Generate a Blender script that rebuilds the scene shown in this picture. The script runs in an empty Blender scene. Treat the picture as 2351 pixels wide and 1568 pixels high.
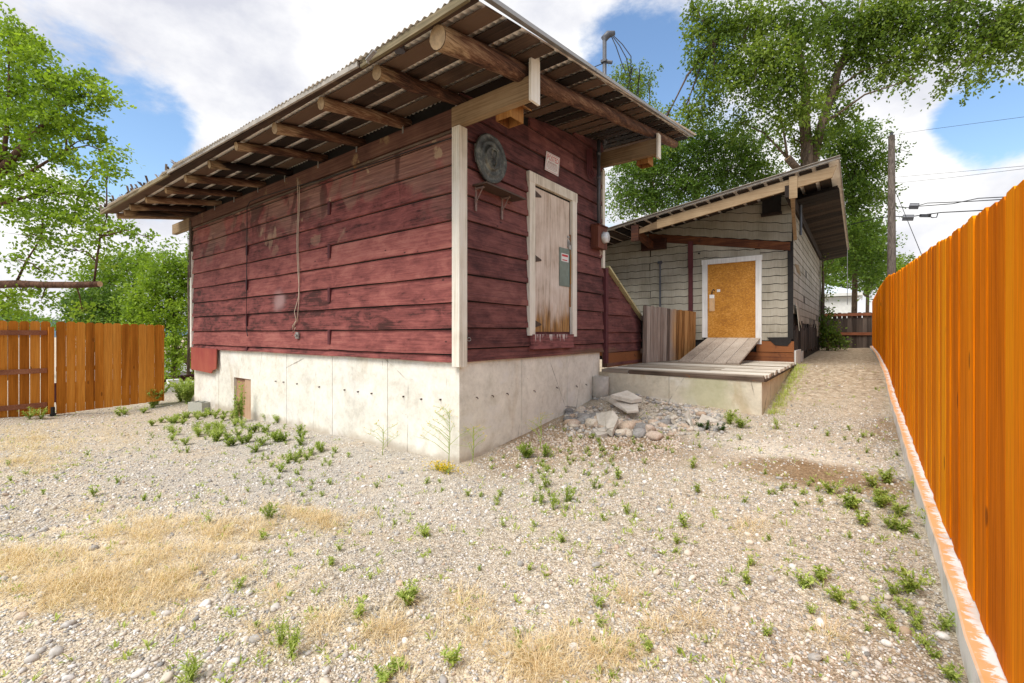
import bpy, math, random
import numpy as np
from mathutils import Vector
R = math.radians
random.seed(7); RNG = np.random.default_rng(11)
S = bpy.context.scene
COL = S.collection

# ---------------------------------------------------------------- camera, world, sun, exposure
FPX, HOR, CX = 1045.0, 765.0, 1175.5            # lens of the photo, measured on a 2351 px wide copy
YAW = math.atan2(794.5, 1045.0)
cd = bpy.data.cameras.new('camera'); cam = bpy.data.objects.new('camera', cd); COL.objects.link(cam)
cd.sensor_width = 36; cd.lens = 36 * FPX / 2351; cd.shift_y = -(784 - HOR) / 2351
cd.clip_start = .05; cd.clip_end = 3000
cam.location = (0, 0, 0); cam.rotation_euler = (R(90), 0, YAW)
S.camera = cam
FV = np.array([-math.sin(YAW), math.cos(YAW), 0.]); RV = np.array([math.cos(YAW), math.sin(YAW), 0.])

def D(x, y):
    s = (x - CX) / FPX
    return FV + s * RV + np.array([0, 0, (HOR - y) / FPX])
def P(x, y, X=None, Y=None, Z=None, t=None):     # a photo point, put on the real plane it lies on
    d = D(x, y)
    if X is not None: t = X / d[0]
    elif Y is not None: t = Y / d[1]
    elif Z is not None: t = Z / d[2]
    return d * t

SUN_EL, SUN_AZ = R(55), R(183)                   # azimuth of the sun, clockwise from +Y
sv = Vector((math.sin(SUN_AZ) * math.cos(SUN_EL), math.cos(SUN_AZ) * math.cos(SUN_EL), math.sin(SUN_EL)))
sl = bpy.data.lights.new('sun', 'SUN'); sl.energy = 1.8; sl.angle = R(32); sl.color = (1, .95, .87)
so = bpy.data.objects.new('sun', sl); COL.objects.link(so); so.rotation_euler = sv.to_track_quat('Z', 'Y').to_euler()

W = bpy.data.worlds.new('World'); S.world = W; W.use_nodes = True
def wn(t, **k):
    n = W.node_tree.nodes.new(t)
    for a, b in k.items(): setattr(n, a, b)
    return n
def build_world():
    nt = W.node_tree; nt.nodes.clear(); L = nt.links.new
    out = wn('ShaderNodeOutputWorld'); bg = wn('ShaderNodeBackground'); L(bg.outputs[0], out.inputs[0])
    sky = wn('ShaderNodeTexSky', sky_type='NISHITA', sun_disc=False, sun_elevation=SUN_EL, sun_rotation=SUN_AZ, air_density=1.2, dust_density=.4, ozone_density=2.5)
    tc = wn('ShaderNodeTexCoord')
    def m(op, a, b=None, c=None):
        n = wn('ShaderNodeMath', operation=op)
        for i, v in enumerate((a, b, c)):
            if v is None: continue
            if isinstance(v, (int, float)): n.inputs[i].default_value = v
            else: L(v, n.inputs[i])
        return n.outputs[0]
    # soft bodies of cloud (amount > 0) and clear gaps (amount < 0): direction, size, amount
    field = None
    for x, y, size, amt in CLOUDS:
        d = D(x, y); d = d / np.linalg.norm(d)
        dp = wn('ShaderNodeVectorMath', operation='DISTANCE'); L(tc.outputs['Generated'], dp.inputs[0]); dp.inputs[1].default_value = d
        q = m('DIVIDE', dp.outputs['Value'], size); q = m('MULTIPLY', q, q); q = m('MULTIPLY', q, -1.0); q = m('EXPONENT', q); q = m('MULTIPLY', q, amt)
        field = q if field is None else m('ADD', field, q)
    mp = wn('ShaderNodeMapping'); mp.inputs['Scale'].default_value = (1, 1, 1.7); L(tc.outputs['Generated'], mp.inputs[0])
    n1 = wn('ShaderNodeTexNoise'); n1.inputs['Scale'].default_value = 3.6; n1.inputs['Detail'].default_value = 12; n1.inputs['Roughness'].default_value = .6; n1.inputs['Distortion'].default_value = .15
    L(mp.outputs[0], n1.inputs['Vector'])
    f = m('ADD', field, m('MULTIPLY', m('SUBTRACT', n1.outputs[0], .5), 3.2))
    mr = wn('ShaderNodeMapRange', interpolation_type='SMOOTHSTEP'); mr.inputs[1].default_value = -.1; mr.inputs[2].default_value = .5; L(f, mr.inputs[0])
    n2 = wn('ShaderNodeTexNoise'); n2.inputs['Scale'].default_value = 3.0; n2.inputs['Detail'].default_value = 8; n2.inputs['Roughness'].default_value = .58; L(mp.outputs[0], n2.inputs['Vector'])
    cr = wn('ShaderNodeValToRGB'); e = cr.color_ramp.elements
    e[0].position = .36; e[0].color = (2.05, 2.1, 2.35, 1); e[1].position = .60; e[1].color = (3.35, 3.32, 3.28, 1)
    L(n2.outputs[0], cr.inputs[0])
    mx = wn('ShaderNodeMix', data_type='RGBA'); L(mr.outputs[0], mx.inputs[0])
    hs = wn('ShaderNodeHueSaturation'); hs.inputs['Saturation'].default_value = SKY_SAT; hs.inputs['Value'].default_value = SKY_VAL; L(sky.outputs[0], hs.inputs['Color'])
    L(hs.outputs[0], mx.inputs[6]); L(cr.outputs[0], mx.inputs[7])
    L(mx.outputs[2], bg.inputs[0]); bg.inputs[1].default_value = .15
SKY_SAT, SKY_VAL = 1.05, .60
CLOUDS = [(300, 150, .30, .45), (640, 110, .40, .7), (900, -60, .40, .6), (1180, 20, .14, .6), (60, 640, .22, .4), (620, 320, .2, .35), (2260, 400, .22, .75), (2080, 340, .12, .3), (2160, 215, .09, .3), (2230, 640, .1, .3), (1430, 500, .1, .3),
          (1450, 150, .20, -.95), (1700, 200, .2, -.4), (40, -10, .17, -1.3), (430, 290, .12, -1.2), (340, 395, .10, -1.0), (210, 330, .1, -.4), (2330, 285, .09, -1.6), (2200, 282, .06, -1.2), (2140, 560, .08, -.35), (2260, 560, .06, -.3),
          (-2500, 300, 1.0, .5), (1175, -3000, .9, .6), (4500, 300, 1.0, .5), (1175, -1500, .5, .3)]  # out-of-view clouds, added to whiten the fill light from the sky
build_world()
S.view_settings.view_transform = 'Standard'; S.view_settings.look = 'None'; S.view_settings.exposure = 1.24; S.view_settings.gamma = 1
S.cycles.max_bounces = 7; S.cycles.diffuse_bounces = 4; S.cycles.transparent_max_bounces = 8
S.cycles.use_denoising = True

# ---------------------------------------------------------------- helpers
ORG = {}
def tag(o, label=None, cat=None, group=None, kind=None):
    if label: o['label'] = label
    if cat: o['category'] = cat
    if group: o['group'] = group
    if kind: o['kind'] = kind
    return o
def empty(name, loc, label, cat, group=None):
    o = bpy.data.objects.new(name, None); COL.objects.link(o); o.location = loc; o.empty_display_size = .2
    ORG[o.name] = Vector(loc); return tag(o, label, cat, group)
def nrm(v): v = np.asarray(v, float); return v / (np.linalg.norm(v) + 1e-12)

class MB:
    def __init__(s): s.v = []; s.f = []; s.t = []; s.cur = .5; s.n = 0
    def add(s, vs, fs, tint=None):
        tint = s.cur if tint is None else tint
        vs = np.asarray(vs, float).reshape(-1, 3); b = s.n
        s.v.append(vs); s.f += [tuple(i + b for i in f) for f in fs]; s.t.append(np.full(len(vs), tint)); s.n += len(vs)
    def hexa(s, c, tint=None):                   # 8 corners: bottom ring, top ring
        s.add(c, [(3, 2, 1, 0), (4, 5, 6, 7), (0, 1, 5, 4), (1, 2, 6, 5), (2, 3, 7, 6), (3, 0, 4, 7)], tint)
    def box(s, x0, x1, y0, y1, z0, z1, tint=None):
        s.hexa([(x0, y0, z0), (x1, y0, z0), (x1, y1, z0), (x0, y1, z0), (x0, y0, z1), (x1, y0, z1), (x1, y1, z1), (x0, y1, z1)], tint)
    def bar(s, a, b, w, h, up=(0, 0, 1), tint=None):   # board from a to b, w across, h along up
        a = np.array(a, float); b = np.array(b, float); d = nrm(b - a); sd = nrm(np.cross(d, up)); u = np.cross(sd, d)
        c = []
        for q in (-1, 1):
            for p, r in ((a, -1), (a, 1), (b, 1), (b, -1)): c.append(p + sd * w / 2 * r + u * h / 2 * q)
        s.hexa(c, tint)
    def prism(s, poly, vec, tint=None):          # planar polygon extruded along vec
        p = np.array(poly, float); n = len(p); q = p + np.array(vec, float)
        s.add(np.vstack([p, q]), [tuple(range(n))[::-1], tuple(range(n, 2 * n))] + [(i, (i + 1) % n, n + (i + 1) % n, n + i) for i in range(n)], tint)
    def tube(s, pts, rad, n=8, tint=None, cap=True, jit=0):
        pts = np.array(pts, float); m = len(pts)
        if np.isscalar(rad): rad = [rad] * m
        vs = []; ref = np.array([0, 0, 1.]) if abs(nrm(pts[-1] - pts[0])[2]) < .8 else np.array([1., 0, 0])
        for i in range(m):
            d = nrm(pts[min(i + 1, m - 1)] - pts[max(i - 1, 0)]); a = nrm(np.cross(d, ref)); b = np.cross(d, a)
            for k in range(n):
                an = 2 * math.pi * k / n; r = rad[i] * (1 + (jit * (random.random() - .5) if jit else 0))
                vs.append(pts[i] + (a * math.cos(an) + b * math.sin(an)) * r)
        fs = [(i * n + k, i * n + (k + 1) % n, (i + 1) * n + (k + 1) % n, (i + 1) * n + k) for i in range(m - 1) for k in range(n)]
        if cap: fs += [tuple(range(n))[::-1], tuple(range((m - 1) * n, m * n))]
        s.add(vs, fs, tint)
    def build(s, name, mat, parent=None, smooth=False):
        v = np.vstack(s.v); tt = np.concatenate(s.t); o0 = Vector((0, 0, 0))
        if parent is not None: o0 = ORG[parent.name]
        return mesh_obj(name, v - np.array(o0), s.f, tt, mat, parent, smooth)

def mesh_obj(name, v, faces, tint, mat, parent=None, smooth=False):
    me = bpy.data.meshes.new(name); me.from_pydata(np.asarray(v).tolist(), [], faces); 
    a = me.attributes.new('tint', 'FLOAT', 'POINT'); a.data.foreach_set('value', np.asarray(tint, np.float32))
    if smooth: me.polygons.foreach_set('use_smooth', [True] * len(me.polygons))
    me.materials.append(mat); me.update()
    o = bpy.data.objects.new(name, me); COL.objects.link(o)
    if parent is not None: o.parent = parent; ORG[o.name] = ORG[parent.name]
    else: ORG[o.name] = Vector((0, 0, 0))
    return o
def raw_obj(name, v, nper, tint, mat, parent=None, smooth=False):   # many n-gons, nper verts each, fast path
    org = np.array(ORG[parent.name]) if parent is not None else np.zeros(3)
    v = np.asarray(v, np.float32) - org.astype(np.float32); nv = len(v); nf = nv // nper
    me = bpy.data.meshes.new(name); me.vertices.add(nv); me.vertices.foreach_set('co', v.ravel())
    me.loops.add(nv); me.loops.foreach_set('vertex_index', np.arange(nv, dtype=np.int32))
    me.polygons.add(nf); me.polygons.foreach_set('loop_start', np.arange(nf, dtype=np.int32) * nper)
    me.update(calc_edges=True)
    a = me.attributes.new('tint', 'FLOAT', 'POINT'); a.data.foreach_set('value', np.asarray(tint, np.float32))
    me.materials.append(mat); o = bpy.data.objects.new(name, me); COL.objects.link(o)
    if parent is not None: o.parent = parent; ORG[o.name] = ORG[parent.name]
    else: ORG[o.name] = Vector((0, 0, 0))
    return o

# ---------------------------------------------------------------- materials
class NT:
    def __init__(s, name, rough=.85, spec=.25):
        s.m = bpy.data.materials.new(name); s.m.use_nodes = True; s.nt = s.m.node_tree
        s.b = s.nt.nodes['Principled BSDF']; s.b.inputs['Roughness'].default_value = rough; s.b.inputs['Specular IOR Level'].default_value = spec
        s.tc = s.nt.nodes.new('ShaderNodeTexCoord')
        s.geo = s.nt.nodes.new('ShaderNodeNewGeometry')
        s.pos = s.geo.outputs['Position']
    def L(s, a, b): s.nt.links.new(a, b)
    def setv(s, sock, v):
        if v is None: return
        if hasattr(v, 'is_output') or hasattr(v, 'links'): s.L(v, sock)
        elif isinstance(v, (tuple, list)): sock.default_value = (*v, 1) if len(v) == 3 and len(sock.default_value) == 4 else v
        else: sock.default_value = v
    def math(s, op, a, b=None, c=None, clamp=False):
        n = s.nt.nodes.new('ShaderNodeMath'); n.operation = op; n.use_clamp = clamp
        for i, v in enumerate((a, b, c)): s.setv(n.inputs[i], v)
        return n.outputs[0]
    def map(s, scale, vec=None, loc=None):
        n = s.nt.nodes.new('ShaderNodeMapping'); n.inputs['Scale'].default_value = scale if isinstance(scale, (tuple, list)) else (scale,) * 3
        if loc: n.inputs['Location'].default_value = loc
        s.L(vec or s.pos, n.inputs[0]); return n.outputs[0]
    def noise(s, scale, vec=None, detail=4, rough=.55, dist=0):
        n = s.nt.nodes.new('ShaderNodeTexNoise'); n.inputs['Scale'].default_value = scale; n.inputs['Detail'].default_value = detail
        n.inputs['Roughness'].default_value = rough; n.inputs['Distortion'].default_value = dist; s.L(vec or s.pos, n.inputs['Vector']); return n.outputs[0]
    def vor(s, scale, vec=None, feat='F1', rnd=1):
        n = s.nt.nodes.new('ShaderNodeTexVoronoi'); n.feature = feat; n.inputs['Scale'].default_value = scale; n.inputs['Randomness'].default_value = rnd
        s.L(vec or s.pos, n.inputs['Vector']); return n
    def ramp(s, fac, stops, interp='LINEAR'):
        n = s.nt.nodes.new('ShaderNodeValToRGB'); cr = n.color_ramp; cr.interpolation = interp
        while len(cr.elements) < len(stops): cr.elements.new(.5)
        for e, (p, c) in zip(cr.elements, stops):
            e.position = p; e.color = (*c, 1) if isinstance(c, (tuple, list)) else (c, c, c, 1)
        s.L(fac, n.inputs[0]); return n.outputs[0]
    def mr(s, v, a, b, c=0, d=1, smooth=True):
        n = s.nt.nodes.new('ShaderNodeMapRange'); n.interpolation_type = 'SMOOTHSTEP' if smooth else 'LINEAR'
        for i, q in enumerate((v, a, b, c, d)): s.setv(n.inputs[i], q)
        return n.outputs[0]
    def mix(s, f, a, b, mode='MIX'):
        n = s.nt.nodes.new('ShaderNodeMix'); n.data_type = 'RGBA'; n.blend_type = mode; s.setv(n.inputs[0], f); s.setv(n.inputs[6], a); s.setv(n.inputs[7], b); return n.outputs[2]
    def attr(s, name='tint'):
        n = s.nt.nodes.new('ShaderNodeAttribute'); n.attribute_name = name; return n.outputs['Fac']
    def sep(s, v=None):
        n = s.nt.nodes.new('ShaderNodeSeparateXYZ'); s.L(v or s.pos, n.inputs[0]); return n.outputs
    def bump(s, h, strength=.5, dist=.01):
        n = s.nt.nodes.new('ShaderNodeBump'); n.inputs['Strength'].default_value = strength; n.inputs['Distance'].default_value = dist
        s.L(h, n.inputs['Height']); s.L(n.outputs[0], s.b.inputs['Normal'])
    def spot(s, c, r0, r1, sc=(1, 1, 1), wob=0., wsc=2.):   # 1 inside r0, 0 outside r1 around c
        n = s.nt.nodes.new('ShaderNodeVectorMath'); n.operation = 'SUBTRACT'; s.L(s.pos, n.inputs[0]); n.inputs[1].default_value = tuple(c)
        n2 = s.nt.nodes.new('ShaderNodeVectorMath'); n2.operation = 'MULTIPLY'; s.L(n.outputs[0], n2.inputs[0]); n2.inputs[1].default_value = sc
        n3 = s.nt.nodes.new('ShaderNodeVectorMath'); n3.operation = 'LENGTH'; s.L(n2.outputs[0], n3.inputs[0]); d = n3.outputs['Value']
        if wob: d = s.math('ADD', d, s.math('MULTIPLY', s.math('SUBTRACT', s.noise(wsc, detail=5), .5), wob))
        return s.mr(d, r0, r1, 1, 0)
    def done(s, col): s.setv(s.b.inputs['Base Color'], col); return s.m

def gvec(axis, along, across): return tuple(along if a == axis else across for a in 'xyz')
def wood(name, dark, mid, light, axis, grain=1.0, rough=.8, patch=None, patchamt=.5, bump=.35, tintamt=.6, along=1.2, across=62):
    n = NT(name, rough); g = n.noise(1, n.map(gvec(axis, along, across * grain)), 6, .6, .4); b = n.noise(2.3, detail=5); t = n.attr()
    v = n.math('ADD', n.math('MULTIPLY', g, .55), n.math('ADD', n.math('MULTIPLY', b, .45), n.math('MULTIPLY', n.math('SUBTRACT', t, .5), tintamt)))
    c = n.ramp(v, [(.3, dark), (.5, mid), (.72, light)])
    if patch: c = n.mix(n.mr(n.noise(3.1, detail=7, rough=.65), 1 - patchamt, 1 - patchamt + .1), c, patch)
    n.bump(g, bump, .006); return n.done(c)
def plain(name, c, rough=.6, var=.25, scale=20, metal=0, spec=.3, bump=.1):
    n = NT(name, rough, spec); v = n.noise(scale, detail=5); t = n.attr()
    k = n.math('ADD', n.math('MULTIPLY', n.math('SUBTRACT', v, .5), var * 2), n.math('ADD', 1 - .2, n.math('MULTIPLY', t, .4)))
    col = n.mix(1, tuple(c), (1, 1, 1), 'MULTIPLY'); sc = n.nt.nodes.new('ShaderNodeVectorMath'); sc.operation = 'SCALE'; n.L(col, sc.inputs[0]); n.L(k, sc.inputs['Scale'])
    n.b.inputs['Metallic'].default_value = metal; n.bump(v, bump, .004); return n.done(sc.outputs[0])

def siding_mat(name, axis, worn):
    n = NT(name, .78, .3)
    g = n.noise(1, n.map(gvec(axis, 1.6, 55)), 7, .62, .6); b = n.noise(1, n.map(gvec(axis, 3.2, 8)), 8, .7, .5); t = n.attr(); big = n.noise(1.1, detail=3)
    v = n.math('ADD', n.math('ADD', n.math('MULTIPLY', g, .42), n.math('MULTIPLY', b, .62)), n.math('ADD', n.math('MULTIPLY', n.math('SUBTRACT', t, .5), .16), n.math('MULTIPLY', n.math('SUBTRACT', big, .5), .3)))
    if worn: c = n.ramp(v, [(.37, (.06, .019, .016)), (.44, (.165, .045, .041)), (.55, (.27, .080, .069)), (.71, (.40, .15, .12))])
    else: c = n.ramp(v, [(.36, (.055, .019, .019)), (.47, (.115, .039, .037)), (.58, (.185, .066, .059)), (.75, (.29, .12, .10))])
    # knots and dark flecks of old paint
    fl = n.mr(n.noise(1, n.map(gvec(axis, 9, 30)), 6, .7), .66, .74)
    c = n.mix(n.math('MULTIPLY', fl, .75), c, (.03, .013, .013))
    kn = n.vor(2.1, n.map(gvec(axis, 1.6, 3.2))); c = n.mix(n.mr(kn.outputs['Distance'], .045, .09, .85, 0), c, (.028, .012, .012))
    X, Y, Z = n.sep()
    if worn:
        hi = n.mr(Z, .9, 2.1)
        p1 = n.mr(n.math('ADD', n.noise(1, n.map((1.5, 1.5, 1.3)), 4, .5, .8), n.math('MULTIPLY', hi, .17)), .60, .70)
        tan = n.ramp(g, [(.3, (.12, .06, .045)), (.55, (.26, .14, .105)), (.7, (.36, .23, .16))])
        c = n.mix(n.math('MULTIPLY', n.math('MULTIPLY', p1, hi), .8), c, tan)
        p2 = n.mr(n.noise(1, n.map((2.4, 2, 2.1), loc=(3, 1, 7)), 5, .5, .5), .64, .68)
        c = n.mix(n.math('MULTIPLY', n.math('MULTIPLY', p2, hi), .8), c, (.42, .30, .19))
        dk = n.mr(n.noise(1, n.map((1.9, 2, 1.1), loc=(9, 4, 2)), 4, .5, 1.2), .55, .62)
        c = n.mix(n.math('MULTIPLY', n.math('MULTIPLY', dk, n.mr(Z, 1.2, 2.1)), .7), c, (.05, .016, .013))
        c = n.mix(n.spot(P(640, 690, Y=3.63), .05, .3, (1, 1, 1.2), .15, 6), c, (.33, .2, .19))
    else:
        lowb = n.mr(n.math('ADD', Z, n.math('MULTIPLY', n.noise(5), .1)), -.24, -.18, 1, 0)
        pb = n.spot((-3.49, 6.9, -.3), .3, 1.2, (1, 1, 1.5), .5, 3)
        c = n.mix(n.math('MULTIPLY', n.math('MULTIPLY', lowb, pb), .8), c, (.16, .10, .06))
    n.bump(n.math('ADD', g, n.math('MULTIPLY', b, .5)), .55, .008); return n.done(c)

def concrete_mat(name, base=(.60, .57, .50), stain=.5, moss=0):
    n = NT(name, .9, .2); X, Y, Z = n.sep()
    a = n.noise(1.3, detail=6, rough=.6); b = n.noise(22, detail=5); 
    c = n.ramp(n.math('ADD', n.math('MULTIPLY', a, .8), n.math('MULTIPLY', b, .25)), [(.32, tuple(x * .78 for x in base)), (.5, base), (.68, tuple(min(1, x * 1.14) for x in base))])
    st = n.mr(n.noise(1, n.map((2.2, 2.2, .8)), 6, .6, .6), .56, .7); c = n.mix(n.math('MULTIPLY', st, stain), c, (.46, .36, .22)); fb_ = n.noise(7, detail=9, rough=.75); c = n.mix(1, c, n.ramp(fb_, [(.36, (.87, .86, .83)), (.5, (1, 1, 1)), (.64, (1.1, 1.1, 1.1))]), 'MULTIPLY'); sp_ = n.mr(n.math('ADD', Z, n.math('MULTIPLY', n.noise(5, detail=6), .22)), -1.36, -1.22, .6, 0); c = n.mix(sp_, c, (.34, .27, .19)); ck = n.vor(.9, n.map((1, 1, .55)), 'DISTANCE_TO_EDGE'); ckm = n.math('MULTIPLY', n.math('LESS_THAN', n.math('ADD', ck.outputs['Distance'], n.math('MULTIPLY', n.math('SUBTRACT', n.noise(8, detail=4), .5), .02)), .0035), n.mr(n.noise(.9), .52, .56)); c = n.mix(n.math('MULTIPLY', ckm, .6), c, (.16, .13, .10))
    wt = n.mr(n.noise(1, n.map((1.1, 1.1, 1.6), loc=(5, 2, 1)), 5, .6, 1), .55, .63); c = n.mix(n.math('MULTIPLY', wt, .35), c, (.78, .77, .75))
    dr = n.mr(n.noise(1, n.map((26, 26, 2.4)), 5, .7), .66, .72); topm = n.mr(Z, -.95, -.4)
    c = n.mix(n.math('MULTIPLY', n.math('MULTIPLY', dr, topm), .75), c, (.16, .12, .09))
    pit = n.vor(9); pr = n.math('LESS_THAN', pit.outputs['Distance'], .045)
    c = n.mix(n.math('MULTIPLY', pr, .6), c, (.2, .17, .13))
    if moss: c = n.mix(n.math('MULTIPLY', n.spot((-1.75, 7.1, -.9), .15, .55, (1, 1, .8), .5, 5), .5), c, (.38, .40, .2))
    n.bump(n.math('ADD', b, n.math('MULTIPLY', pr, -1.5)), .35, .004); return n.done(c)

M = {}
M['siding_left'] = siding_mat('weathered_red_board', 'x', True)
M['siding_right'] = siding_mat('maroon_board', 'y', False)
M['concrete'] = concrete_mat('cast_concrete', (.74, .71, .63), .4)
M['concrete2'] = concrete_mat('dock_concrete', (.62, .57, .46), .6, 1)
M['red_trim'] = plain('maroon_trim', (.10, .026, .03), .7, .3, 14)
M['red_bright'] = wood('red_patch_board', (.17, .03, .03), (.3, .06, .05), (.42, .13, .08), 'z', 1, .7, (.5, .26, .1), .36)
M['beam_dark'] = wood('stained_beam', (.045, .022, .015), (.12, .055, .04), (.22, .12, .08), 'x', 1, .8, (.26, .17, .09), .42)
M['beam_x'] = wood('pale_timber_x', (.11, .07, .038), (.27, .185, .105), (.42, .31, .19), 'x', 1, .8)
M['white_trim'] = wood('peeling_white_trim', (.42, .36, .27), (.74, .69, .59), (.86, .83, .76), 'z', .8, .7, (.2, .14, .09), .34, .3)
M['white_paint'] = wood('white_door_frame', (.5, .49, .47), (.72, .71, .69), (.82, .82, .8), 'z', .5, .6, None, .5, .15, .2)
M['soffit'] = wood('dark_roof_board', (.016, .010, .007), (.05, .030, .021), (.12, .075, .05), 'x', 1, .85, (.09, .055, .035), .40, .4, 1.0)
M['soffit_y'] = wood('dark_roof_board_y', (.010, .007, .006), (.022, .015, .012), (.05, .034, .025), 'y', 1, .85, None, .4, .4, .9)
def log_mat(name, axis='y'):
    n = NT(name, .75, .25); g = n.noise(1, n.map(gvec(axis, 2.2, 75)), 8, .68, .5); b = n.noise(1, n.map(gvec(axis, 1.2, 9)), 7, .65, .3); t = n.attr()
    v = n.math('ADD', n.math('ADD', n.math('MULTIPLY', g, .45), n.math('MULTIPLY', b, .55)), n.math('MULTIPLY', n.math('SUBTRACT', t, .5), .4))
    c = n.ramp(v, [(.41, (.014, .007, .005)), (.49, (.062, .028, .017)), (.57, (.145, .070, .040)), (.69, (.36, .24, .145))])
    X, Y, Z = n.sep(); tip = n.mr(n.math('ADD', Y, n.math('MULTIPLY', n.noise(1, n.map((14, 3, 14)), 5), .9)), 3.0, 3.25, 1, 0); c = n.mix(n.math('MULTIPLY', tip, .7), c, n.ramp(g, [(.35, (.16, .09, .045)), (.5, (.42, .29, .16)), (.65, (.58, .44, .28))]))
    n.bump(g, .5, .01); return n.done(c)
M['log'] = log_mat('peeled_log')
M['log_end'] = plain('log_end_grain', (.38, .27, .16), .85, .6, 25)
M['metal'] = plain('galvanised_sheet', (.86, .83, .78), .55, .35, 6, .2, .4)
def sheet_mat():
    n = NT('corrugated_sheet', .6, .3); nor = n.sep(n.geo.outputs['Normal']); a = n.noise(5, detail=7, rough=.7)
    top = n.ramp(a, [(.35, (.09, .06, .045)), (.5, (.22, .19, .16)), (.65, (.36, .34, .31))]); und = n.ramp(a, [(.35, (.70, .66, .60)), (.6, (.88, .85, .80))])
    n.b.inputs['Metallic'].default_value = .1; n.bump(a, .2, .004); return n.done(n.mix(n.mr(nor[2], -.1, .1), und, top))
M['metal'] = sheet_mat()
M['metal_old'] = plain('weathered_metal_roof', (.33, .30, .26), .6, .6, 9, .15, .4)
M['flash'] = plain('pale_metal_flashing', (.30, .30, .30), .45, .15, 8, .3, .5)
M['pipe'] = plain('grey_conduit', (.09, .095, .11), .5, .3, 12, .3, .4)
M['rust_box'] = wood('rusty_red_box', (.06, .018, .014), (.15, .05, .03), (.30, .13, .08), 'z', .6, .6)
M['black'] = plain('black_tar_and_shade', (.02, .018, .017), .85, .5, 15)  # serves tar, iron and the black fill painted where gaps lie in shade
M['glass'] = plain('meter_glass', (.72, .74, .76), .15, .05, 5, 0, .8)
M['steel'] = plain('dull_steel', (.34, .33, .31), .45, .3, 30, .5, .5)
M['hinge'] = plain('dark_iron', (.09, .06, .045), .6, .5, 40, .3)
M['green_plate'] = plain('green_metal_plate', (.19, .235, .20), .55, .4, 9, .1)
M['white'] = plain('white_label', (.75, .74, .72), .6, .06, 8)
M['rtext'] = plain('red_print', (.55, .04, .05), .6, .1, 8)
M['graytext'] = plain('faded_print', (.42, .25, .25), .6, .1, 8)
M['box_wood'] = wood('stained_box_wood', (.10, .035, .012), (.26, .11, .03), (.42, .22, .07), 'z', .7)
def door_mat():
    n = NT('faded_pink_door', .7); g = n.noise(1, n.map((26, 26, 2)), 7, .65, .5); b = n.noise(3.5, detail=6); X, Y, Z = n.sep(); t = n.attr()
    c = n.ramp(n.math('ADD', n.math('MULTIPLY', g, .6), n.math('ADD', n.math('MULTIPLY', b, .4), n.math('MULTIPLY', n.math('SUBTRACT', t, .5), .2))), [(.35, (.36, .27, .20)), (.47, (.58, .48, .40)), (.62, (.72, .63, .55))])
    low = n.mr(n.math('ADD', Z, n.math('MULTIPLY', n.math('SUBTRACT', n.noise(1, n.map((9, 9, 2)), 5), .5), 1.0)), .1, .55, 1, 0)
    c = n.mix(n.math('MULTIPLY', low, .95), c, n.ramp(g, [(.35, (.10, .045, .015)), (.55, (.38, .19, .05)), (.7, (.5, .3, .1))]))
    edge = n.mr(n.math('ADD', Y, n.math('MULTIPLY', n.noise(6), .1)), 6.05, 6.2); c = n.mix(n.math('MULTIPLY', edge, .6), c, (.35, .16, .05))
    n.bump(g, .3, .005); return n.done(c)
M['door_pink'] = door_mat()
def osb_mat():
    n = NT('orange_chipboard', .65, .35); v = n.vor(38, n.map((1, 1, 1.4))); a = n.noise(2.2, detail=5); f = n.noise(60, detail=5, rough=.7)
    s2 = n.nt.nodes.new('ShaderNodeSeparateColor'); n.L(v.outputs['Color'], s2.inputs[0])
    c = n.ramp(n.math('ADD', n.math('MULTIPLY', a, .7), n.math('MULTIPLY', s2.outputs[0], .3)), [(.3, (.33, .13, .018)), (.5, (.47, .20, .02)), (.68, (.58, .28, .06))])
    sp = n.mr(n.math('ADD', f, n.math('MULTIPLY', n.math('SUBTRACT', a, .5), .25)), .62, .68); c = n.mix(n.math('MULTIPLY', sp, .75), c, (.13, .06, .02)); n.bump(f, .2, .003)
    return n.done(c)
M['osb'] = osb_mat()
def shingle_mat():
    n = NT('grey_cement_shingle', .85, .2); X, Y, Z = n.sep(); t = n.attr(); g = n.noise(1, n.map((60, 60, 4)), 5, .6); b = n.noise(1.7, detail=6)
    c = n.ramp(n.math('ADD', n.math('MULTIPLY', g, .35), n.math('ADD', n.math('MULTIPLY', b, .65), n.math('MULTIPLY', n.math('SUBTRACT', t, .5), .10))), [(.34, (.25, .225, .17)), (.5, (.365, .335, .27)), (.66, (.46, .425, .35))])
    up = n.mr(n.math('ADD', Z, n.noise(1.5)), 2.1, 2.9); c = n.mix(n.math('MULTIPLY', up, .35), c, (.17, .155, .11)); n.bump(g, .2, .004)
    return n.done(c)
M['shingle'] = shingle_mat()
M['rusty_band'] = wood('rust_brown_board', (.035, .012, .008), (.10, .034, .015), (.24, .09, .032), 'x', .8, .75, (.05, .02, .015), .42)
M['deck'] = wood('bleached_deck_board', (.30, .25, .19), (.56, .50, .41), (.72, .68, .60), 'x', 1, .85, (.24, .15, .07), .38, .5, .9)
M['deck_edge'] = wood('dark_edge_timber', (.05, .035, .025), (.14, .10, .075), (.30, .25, .2), 'x', 1, .85, (.28, .11, .03), .4)
M['ramp'] = wood('grey_ramp_board', (.22, .175, .14), (.42, .35, .285), (.58, .51, .43), 'y', 1, .85, (.16, .12, .09), .38, .5, .3)
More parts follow.
